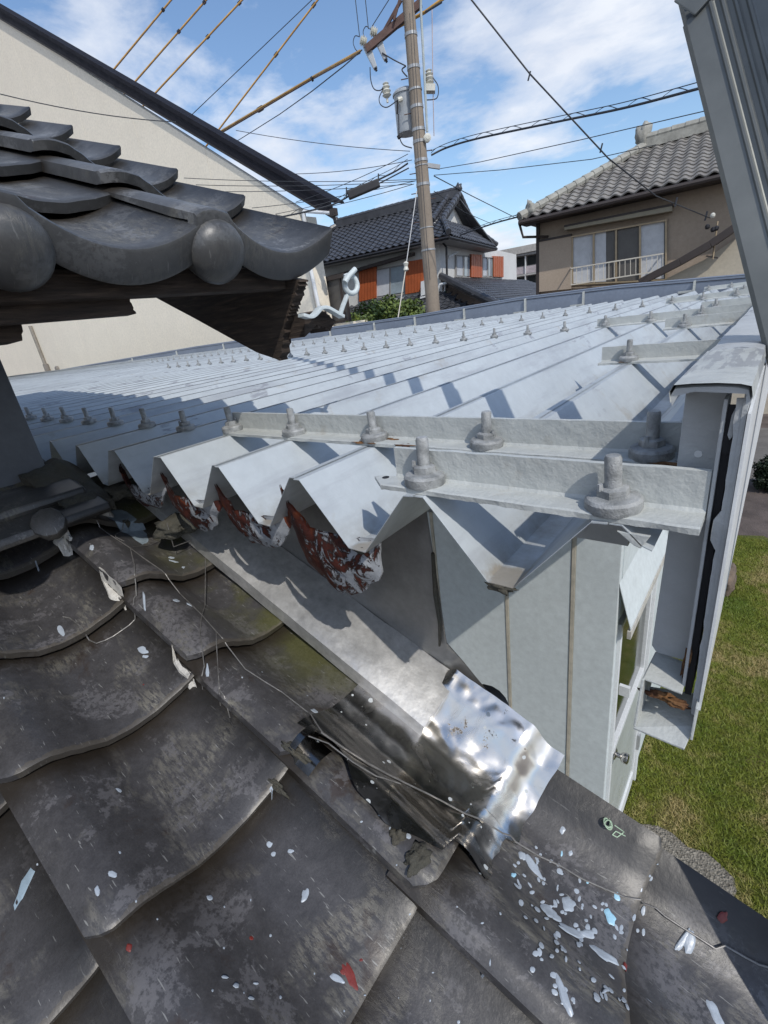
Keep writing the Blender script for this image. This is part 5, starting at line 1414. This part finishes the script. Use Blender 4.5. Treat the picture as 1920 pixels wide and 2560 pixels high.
# ================================================================== APARTMENT BLOCK
DA = 45.; v = ray(1300, 660); A0 = v*(DA/math.hypot(v.x, v.y)); FA = frame2(A0, (.995, .05, 0))
ab = thing('apartment_block', 'pale grey concrete apartment block seen in the gap between two houses', 'building', (A0.x, A0.y, GZ))
def HA(px, py, off=0): return face(px, py, FA, off)
def qa(x0, y0, x1, y1, off, th, name, mat, slope=-.16):
    f_ = lambda x, y: y+(x-1300)*slope
    return MB().prism([HA(x0, f_(x0, y0), off), HA(x1, f_(x1, y0), off), HA(x1, f_(x1, y1), off), HA(x0, f_(x0, y1), off)], -FA[2]*th).out(name, mat, ab)
mt_ap = M('apartment_concrete', (.48, .46, .43), .85); mt_pk = M('balcony_panel', (.50, .44, .45), .8)
qa(1230, 632, 1420, 800, -1.2, .3, 'rear_wall', mt_ap); qa(1225, 616, 1420, 634, .3, 3, 'roof_edge', mt_ap, -.2); qa(1225, 634, 1420, 640, .2, 1.3, 'eave_shadow_board', mt_soffit)
for y in (668, 720, 772): qa(1228, y, 1420, y+18, .0, .12, 'balcony_front', mt_pk); qa(1228, y+19, 1420, y+23, .1, 1.3, 'balcony_slab', mt_ap)
for y in (644, 694):
    for x in (1262, 1292, 1318): 
        w_ = qa(x, y, x+22, y+22, -1.19, .05, 'window', mt_glass); 
for x in (1250, 1275, 1312, 1345): qa(x, 620, x+1.6, 790, .1, .2, 'pillar', mt_white)

# ================================================================== SHRUBS beyond the parapet
tr = thing('garden_tree', 'bright green leafy garden tree in front of the dark tiled house', 'tree', tuple(g_(ray(960, 780)*(12.6/F*1.0), GZ)))
ctr = ray(962, 800)/F*13.2
leafy('crown', ctr+V(0, 0, -.15), (1.25, 1.0, .72), 16000, mt_leaf, .10, tr, 11, .3)
leafy('crown_clump', ctr+V(-.7, -.1, -.35), (.8, .7, .5), 6000, mt_leaf, .10, tr, 12, .3)
leafy('crown_clump', ctr+V(.75, .1, -.30), (.7, .7, .55), 5000, mt_leaf, .10, tr, 15, .3)
MB().tube([V(ctr.x, ctr.y, GZ-.01), V(ctr.x+.05, ctr.y, ctr.z-.6), V(ctr.x, ctr.y, ctr.z)], [.09, .06, .03], 8).out('trunk', mt_brown, tr)

# ================================================================== UTILITY POLE
PD = 11.0
def at(px, py, d=PD):
    v = ray(px, py); return v*(d/math.hypot(v.x, v.y))
pb_ = at(1077, 700); pt_ = at(1024, 5)
px_, py_ = pb_.x, pb_.y
sx_ = (at(1024, 5)-at(1077, 700)); 
pole = thing('utility_pole', 'round concrete utility pole with steel bands and cross arm', 'pole', (px_, py_, GZ))
def pole_at(z): return V(px_, py_, z)
def prad(z): return .175-.0095*(z+3.3)*.9
ztop = 7.2
MB().tube([pole_at(GZ-.01), pole_at(0), pole_at(ztop)], [prad(GZ), prad(0), prad(ztop)], 28).out('shaft', mt_conc, pole, True)
def zpole(py):  # height on the pole for a photo row
    # photo column along the pole
    x = 1022+(py-0)*.081; p = on(x, py, V(px_, py_, 0).normalized(), math.hypot(px_, py_)); return p.z
for i, y in enumerate((88, 170, 225, 268, 325, 355, 402, 415, 462, 570, 625)):
    z = zpole(y); h = .016 if i % 2 == 0 else .009
    if y in (88, 170, 268, 325, 355, 402, 462): h = .024
    MB().lathe([(prad(z)+.004, -h), (prad(z)+.009, -h), (prad(z)+.009, h), (prad(z)+.004, h)], pole_at(z), (0, 0, 1), 24).out('steel_band', mt_galv, pole)
# view-facing side directions at the pole
vd = V(px_, py_, 0).normalized(); sd = V(vd.y, -vd.x, 0)      # sd points right in the photo
def pp3(px, py, back=0):
    return on(px, py, vd, math.hypot(px_, py_)+back)
MB().tube([pp3(1052, -30, -.05), pp3(1052, 20, -.05), pp3(1062, 210, -.1), pp3(1068, 330, -.1)], .022, 8).out('conduit', M('pale_conduit', (.42, .47, .47), .5), pole)
MB().tube([pp3(1030, 0, -.2), pp3(1036, 120, -.2), pp3(1048, 330, -.2), pp3(1064, 560, -.2), pp3(1075, 700, -.2)], .006, 5).out('earth_wire', mt_cable, pole)
MB().beam(pp3(915, 125), pp3(1052, 8), .09, .11).out('cross_arm', mt_xarm, pole)
MB().beam(pp3(952, 92), pp3(1003, 0, -.1), .03, .05).out('arm_brace', mt_xarm, pole)
MB().beam(pp3(985, 50, -.1), pp3(1010, -40, -.1), .03, .04).out('arm_brace', mt_xarm, pole)
MB().beam(pp3(1060, 412), pp3(1100, 418), .07, .07).out('side_bracket', mt_galv, pole)
MB().beam(pp3(1060, 222), pp3(1088, 222), .16, .10).out('insulator_shelf', mt_porc, pole)
for y in (192, 280, 430, 480, 552): MB().tube([pole_at(zpole(y))-sd*prad(0)*.8, pole_at(zpole(y))-sd*(prad(0)+.10)], .009, 5).out('step_bolt', mt_xarm, pole)
for y in (380, 500, 600): MB().tube([pole_at(zpole(y))+sd*prad(0)*.8, pole_at(zpole(y))+sd*(prad(0)+.08)], .009, 5).out('step_bolt', mt_xarm, pole)
# insulators with cutouts
for (x, y, lab) in ((908, 103, 'left grey box fuse cutout hanging from the pole cross arm, further from the pole'), (934, 80, 'grey box fuse cutout on the pole cross arm, nearer to the pole')):
    t_ = thing('fuse_cutout', lab, 'fuse cutout', tuple(pp3(x, y)), 'fuse cutouts')
    a = pp3(x, y); up3 = V(0, 0, 1); tl3 = (sd*.35-up3).normalized()
    mb = MB(); mb.lathe([(.035, -.06), (.075, -.05), (.045, -.035), (.085, -.02), (.050, 0), (.085, .02), (.045, .04), (.07, .05), (.03, .06)], a, (-sd*.9+up3*.35-vd*.35), 14); mb.out('insulator', mt_porc, t_)
    c_ = a+tl3*.22+sd*.04; w1 = tl3.cross(vd).normalized()
    mb = MB(); mb.prism([a+tl3*.06-w1*.07+sd*.03, a+tl3*.06+w1*.07+sd*.03, a+tl3*.42+w1*.035+sd*.03, a+tl3*.42-w1*.035+sd*.03], vd*.11); mb.out('cutout_body', mt_tank, t_, bev=.012)
    MB().tube([a+tl3*.41+sd*.03+vd*.05, a+tl3*.46+sd*.03+vd*.05], .022, 8).out('black_boot', mt_black, t_)
# transformer
tf = thing('pole_transformer', 'grey cylindrical transformer hung on the left of the utility pole', 'transformer', tuple(pp3(1015, 280, .2)))
c_ = pp3(1020, 335, .28); c_t = pp3(1016, 238, .28); cz0, cz1 = c_.z, c_t.z
cc = V(pp3(1017, 290, .28).x, pp3(1017, 290, .28).y, 0)
rT = .215
mb = MB(); mb.lathe([(rT*.96, cz0), (rT, cz0+.03), (rT, cz1-.02), (rT*1.02, cz1)], cc, (0, 0, 1), 28); mb.out('tank', mt_tank, tf, True)
mb = MB(); mb.lathe([(rT*1.1, cz1+.002), (rT*1.1, cz1+.03), (rT*.9, cz1+.075), (rT*.4, cz1+.10), (.001, cz1+.105)], cc, (0, 0, 1), 28); mb.out('lid', mt_tank, tf, True)
MB().beam(cc+V(0, 0, cz0+.2), pole_at(cz0+.2), .08, .06).out('hanger', mt_galv, tf); MB().beam(cc+V(0, 0, cz1-.2), pole_at(cz1-.2), .08, .06).out('hanger', mt_galv, tf)
MB().tube([pp3(1004, 248, .02), pp3(994, 251, -.02)], .045, 10).out('bushing', mt_porc, tf); MB().tube([pp3(994, 250, -.02), pp3(993, 285, 0)], .018, 8).out('cable_boot', mt_black, tf)
for (x, y, lab) in ((966, 228, 'white ribbed surge arrester left of the transformer'), (1073, 196, 'white ribbed insulator with red bands right of the pole')):
    t_ = thing('arrester', lab, 'arrester', tuple(pp3(x, y)))
    mb = MB(); mb.lathe([(.03, .13), (.06, .11), (.04, .09), (.075, .06), (.05, .03), (.085, .0), (.055, -.04), (.085, -.06), (.05, -.09), (.02, -.10), (.02, -.17)], pp3(x, y), (0, 0, 1), 14); mb.out('porcelain_body', mt_porc, t_)
mb = MB(); mb.lathe([(.03, -.05), (.07, -.03), (.05, 0), (.07, .03), (.03, .05)], pp3(1068, 345, -.1), vd*-1+sd*.3, 12); o = mb.out('meter_insulator', mt_porc, pole)

def cable(pts, r, label, mat=mt_cable, name='cable', cat='cable', group=None, sag=0):
    P3 = []
    for a, b_ in zip(pts, pts[1:]):
        for k in range(10): 
            t_ = k/10; p = a.lerp(b_, t_); p.z -= sag*4*t_*(1-t_); P3.append(p)
    P3.append(pts[-1]); o = MB().tube(P3, r, 6).out(name, mat); tag(o, label, cat, group); return o
def sp3(pts, n=8):
    out_ = []; q = [pts[0]]+list(pts)+[pts[-1]]
    for i in range(1, len(q)-2):
        a, b_, c_, d_ = q[i-1], q[i], q[i+1], q[i+2]
        for k in range(n):
            t_ = k/n; out_.append(.5*((2*b_)+(-a+c_)*t_+(2*a-5*b_+4*c_-d_)*t_*t_+(-a+3*b_-3*c_+d_)*t_**3))
    out_.append(pts[-1]); return out_
def curve(pts, r, label, mat=mt_cable, name='cable', cat='cable'):
    o = MB().tube(sp3([Vector(p) for p in pts]), r, 6).out(name, mat); tag(o, label, cat); return o
# yellow sleeved lines coming over the cream house
for i, (x0, y0, x1, y1, k) in enumerate(((300, 155, 432, -5, 0), (352, 188, 520, -5, 0), (402, 218, 610, -5, 0), (550, 320, 798, -5, 0))):
    dd = [(x0-(x1-x0)*.3, y0-(y1-y0)*.3), (x1+(x1-x0)*.6, y1+(y1-y0)*.6)]
    nm = ['leftmost yellow-sleeved overhead line beyond the cream roof', 'second yellow-sleeved overhead line from the left', 'third yellow-sleeved overhead line from the left', 'steep yellow-sleeved line rising right from the cream roof edge'][i]
    t_ = thing('sleeved_line', nm, 'power line', tuple(at(x0, y0, 12.5)), 'yellow-sleeved lines')
    MB().tube([at(*dd[0], 25), at(*dd[1], 25)], .031, 6).out('sleeve', mt_yellow, t_); MB().tube([at(dd[0][0], dd[0][1]+2, 24.9), at(dd[1][0]+1, dd[1][1]+2, 24.9)], .014, 5).out('core', mt_xarm, t_)
    for f_ in ((.55, .93) if i else (.8,)):
        p, q = at(x0+(x1-x0)*f_, y0+(y1-y0)*f_, 24.8), at(x0+(x1-x0)*(f_+.03), y0+(y1-y0)*(f_+.03), 24.8); MB().tube([p, q], .06, 6).out('joint', mt_black, t_)
t_ = thing('sleeved_line', 'thick yellow-sleeved line from the cream roof to the pole cross arm', 'power line', tuple(at(560, 325, 11)), 'yellow-sleeved lines')
MB().tube([at(530, 345, 22), at(560, 325, 21), at(780, 195, 14.5), at(900, 128, 11.3)], [.048, .046, .032, .025], 6).out('sleeve', mt_yellow, t_); MB().tube([at(560, 329, 20.9), at(780, 199, 14.4), at(900, 133, 11.2)], [.02, .014, .01], 5).out('core', mt_xarm, t_)
MB().tube([at(645, 276, 17.9), at(656, 269, 17.6)], .064, 6).out('joint', mt_black, t_); MB().tube([at(778, 199, 14.3), at(782, 196, 14.3)], .05, 6).out('joint', mt_black, t_)
MB().tube([at(940, 98, 11.3), at(1008, 60, 11.3), at(1063, 30, 11.2), at(1110, -5, 11.2)], .026, 6).out('sleeve', mt_yellow, t_)
cable([at(1105, 5), at(1078, 22), at(1063, 30)], .016, 'short dark line ending at a black clamp right of the pole top')
cable([at(470, 296, 25), at(790, -10, 25)], .014, 'thin dark line rising steeply behind the yellow lines')
cable([at(560, 370, 20), at(600, 348, 19), at(700, 285, 16), at(780, 228, 13.5), at(860, 165, 12), at(905, 125, 11)], .010, 'thin black line sagging below the thick yellow line to the cross arm')
cable([at(888, -5), at(899, 92)], .007, 'left vertical drop wire into the fuse cutouts'); cable([at(913, -5), at(921, 72)], .007, 'right vertical drop wire into the fuse cutouts'); cable([at(975, -5), at(925, 74)], .007, 'slanting wire from the top right into the fuse cutouts')
curve([at(899, 92), at(888, 90), at(883, 105), at(887, 120), at(893, 128)], .007, 'looped jumper wire at the left fuse cutout'); curve([at(924, 72), at(915, 66), at(908, 78), at(910, 92)], .007, 'looped jumper wire at the right fuse cutout')
curve([at(925, 168), at(927, 200), at(935, 222), at(950, 226), at(962, 215)], .009, 'black cable drooping from a cutout to the arrester')
curve([at(958, 222), at(948, 245), at(952, 262), at(968, 268), at(992, 252)], .009, 'black cable looping from the arrester to the transformer')
curve([at(955, 132), at(985, 150), at(1015, 165)], .010, 'short black cable from the right cutout to the pole')
curve([at(1015, 165), at(1005, 175), at(1018, 192)], .012, 'black hook shaped clamp cable at the pole')
curve([at(996, 285), at(997, 310), at(998, 340), at(1008, 362), at(1030, 370)], .010, 'black cable from the transformer bushing down to the pole')
curve([at(1080, 192), at(1095, 215), at(1092, 245), at(1066, 250)], .009, 'black loop right of the pole insulator')
MB().tube([at(997, 338), at(1000, 345)], .045, 8).out('cable_joint', mt_black, pole)
cable([at(1175, -5, 9), at(1325, 185, 9), at(1520, 395, 9.5), at(1640, 490, 11), at(1775, 545, 14.6)], .011, 'dark service line running diagonally from the top to the beige house')
mx_ = [(1323, 190, 9), (1503, 370, 9.5), (1697+68, 540, 14.4), (1690, 505, 12)]
for i, (x, y, d) in enumerate(mx_): MB().tube([at(x-3, y+12, d), at(x+3, y-12, d)], .012*d/9, 5).out('line_spacer', mt_cable); tag(bpy.context.scene.objects[-1] if False else COL.objects[-1], ['black spacer clip high on the diagonal service line', 'black spacer clip midway on the diagonal service line', 'black spacer clip nearest the service mast', 'black spacer clip above the awning of the beige house'][i], 'line spacer', 'spacers on the diagonal line')
# spiral-hung cables to the right
def hung(pts, label, r=.017, amp=.035, per=.55):
    t_ = thing('hung_cable', label, 'cable', tuple(pts[0]))
    S_ = sp3([Vector(p) for p in pts], 14); MB().tube(S_, r, 6).out('main_cable', mt_cable, t_)
    up_pts = [p+V(0, 0, amp*1.9) for p in S_]; MB().tube(up_pts, r*.35, 5).out('messenger_wire', mt_cable, t_)
    sp_ = []; L = 0
    for i in range(len(S_)-1):
        for k in range(4):
            p = S_[i].lerp(S_[i+1], k/4); L += (S_[i+1]-S_[i]).length/4; a = 2*PI*L/per; sp_.append(p+V(0, 0, amp*.9+amp*1.0*math.sin(a)))
    MB().tube(sp_, r*.3, 4).out('spiral_hanger', mt_cable, t_)
hung([at(1078, 388), at(1120, 368), at(1200, 345, 10.5), at(1400, 303, 9.8), at(1560, 270, 9.2), at(1745, 222, 8.5), at(1900, 180, 8)], 'thick black cable with spiral hanger from the pole to the right')
cable([at(1098, 422), at(1200, 405, 10.5), at(1450, 350, 9.5), at(1760, 278, 9), at(1900, 245, 8.5)], .006, 'thin line below the spiral-hung cable running right')
cable([at(1085, 438), at(1250, 425, 10.5), at(1480, 398, 10), at(1640, 362, 9.8)], .006, 'lowest thin line from the pole towards the brown tile roof')
cable([at(1085, 440), at(1180, 490, 13), at(1290, 545, 16)], .009, 'thin wire from the pole down to the beige house corner'); cable([at(1085, 478), at(1160, 530, 14), at(1230, 560, 17)], .007, 'wire from the pole crossing the black tiled gable')
hung([at(1292, 543, 15.5), at(1230, 560, 16), at(1150, 588, 16.5)], 'bundled cable from the beige house corner across the gable', .02, .03)
# to the left
hung([at(1020, 408), at(985, 430), at(905, 470), at(840, 508), at(770, 528), at(690, 545)], 'thick black cable with spiral hanger from the pole to the left', .016)
cable([at(1022, 420), at(955, 455), at(905, 478)], .012, 'short black cable above the splice case')
sp_ = thing('splice_case', 'long black cable splice case hanging left of the pole', 'splice case', tuple(at(910, 472)))
MB().beam(at(870, 490, 10.9), at(948, 457, 10.9), .13, .14).out('case_body', mt_black, sp_, bev=.02); MB().beam(at(866, 478, 10.9), at(948, 447, 10.9), .02, .02).out('hanger_bar', mt_cable, sp_)
for x, y in ((866, 480), (946, 446)): MB().tube([at(x, y-12, 10.9), at(x, y+12, 10.9)], .014, 5).out('hanger_clamp', mt_cable, sp_)
for i, (x0, y0, x1, y1, d) in enumerate(((460, 445, 1050, 448, 12), (490, 462, 1040, 452, 12), (470, 478, 1030, 460, 12), (630, 520, 1040, 452, 12), (650, 550, 1035, 460, 12), (0, 235, 440, 305, 8.9), (590, 326, 1025, 378, 12.5), (730, 435, 1030, 400, 12), (740, 505, 1020, 385, 12))):
    cable([at(x0, y0, d), at(x1, y1, 11 if x1 > 900 else d)], .006, ['uppermost of the thin lines from the pole across the cream wall', 'second thin line from the pole across the cream wall', 'third thin line from the pole across the cream wall', 'fourth thin line slanting from the pole to the cream wall', 'lowest thin line slanting from the pole to the cream wall', 'thin dark wire crossing the cream gable below the roof edge', 'faint line from the cream roof edge to the pole transformer foot', 'nearly level thin line meeting the pole below the transformer', 'thin slanting line just above the splice case'][i], sag=.05)
cable([at(1080, 20), at(1082, 200), at(1085, 340)], .008, 'pale drop cable running down just right of the pole', M('pale_pink_cable', (.5, .42, .42), .5))
gw = thing('guy_wire', 'pale guy wire with egg insulator left of the pole base', 'guy wire', tuple(at(1015, 665, 10.6)))
MB().tube([at(1042, 478, 10.9), at(1016, 658, 10.6)], .010, 5).out('upper_wire', mt_galv, gw); MB().tube([at(1014, 674, 10.6), at(995, 795, 10.2)], .011, 5).out('lower_wire', mt_rail, gw)
MB().lathe([(.02, -.09), (.055, -.06), (.035, 0), (.055, .06), (.02, .09)], at(1015, 666, 10.6), (.1, 0, 1), 12).out('egg_insulator', mt_porc, gw)
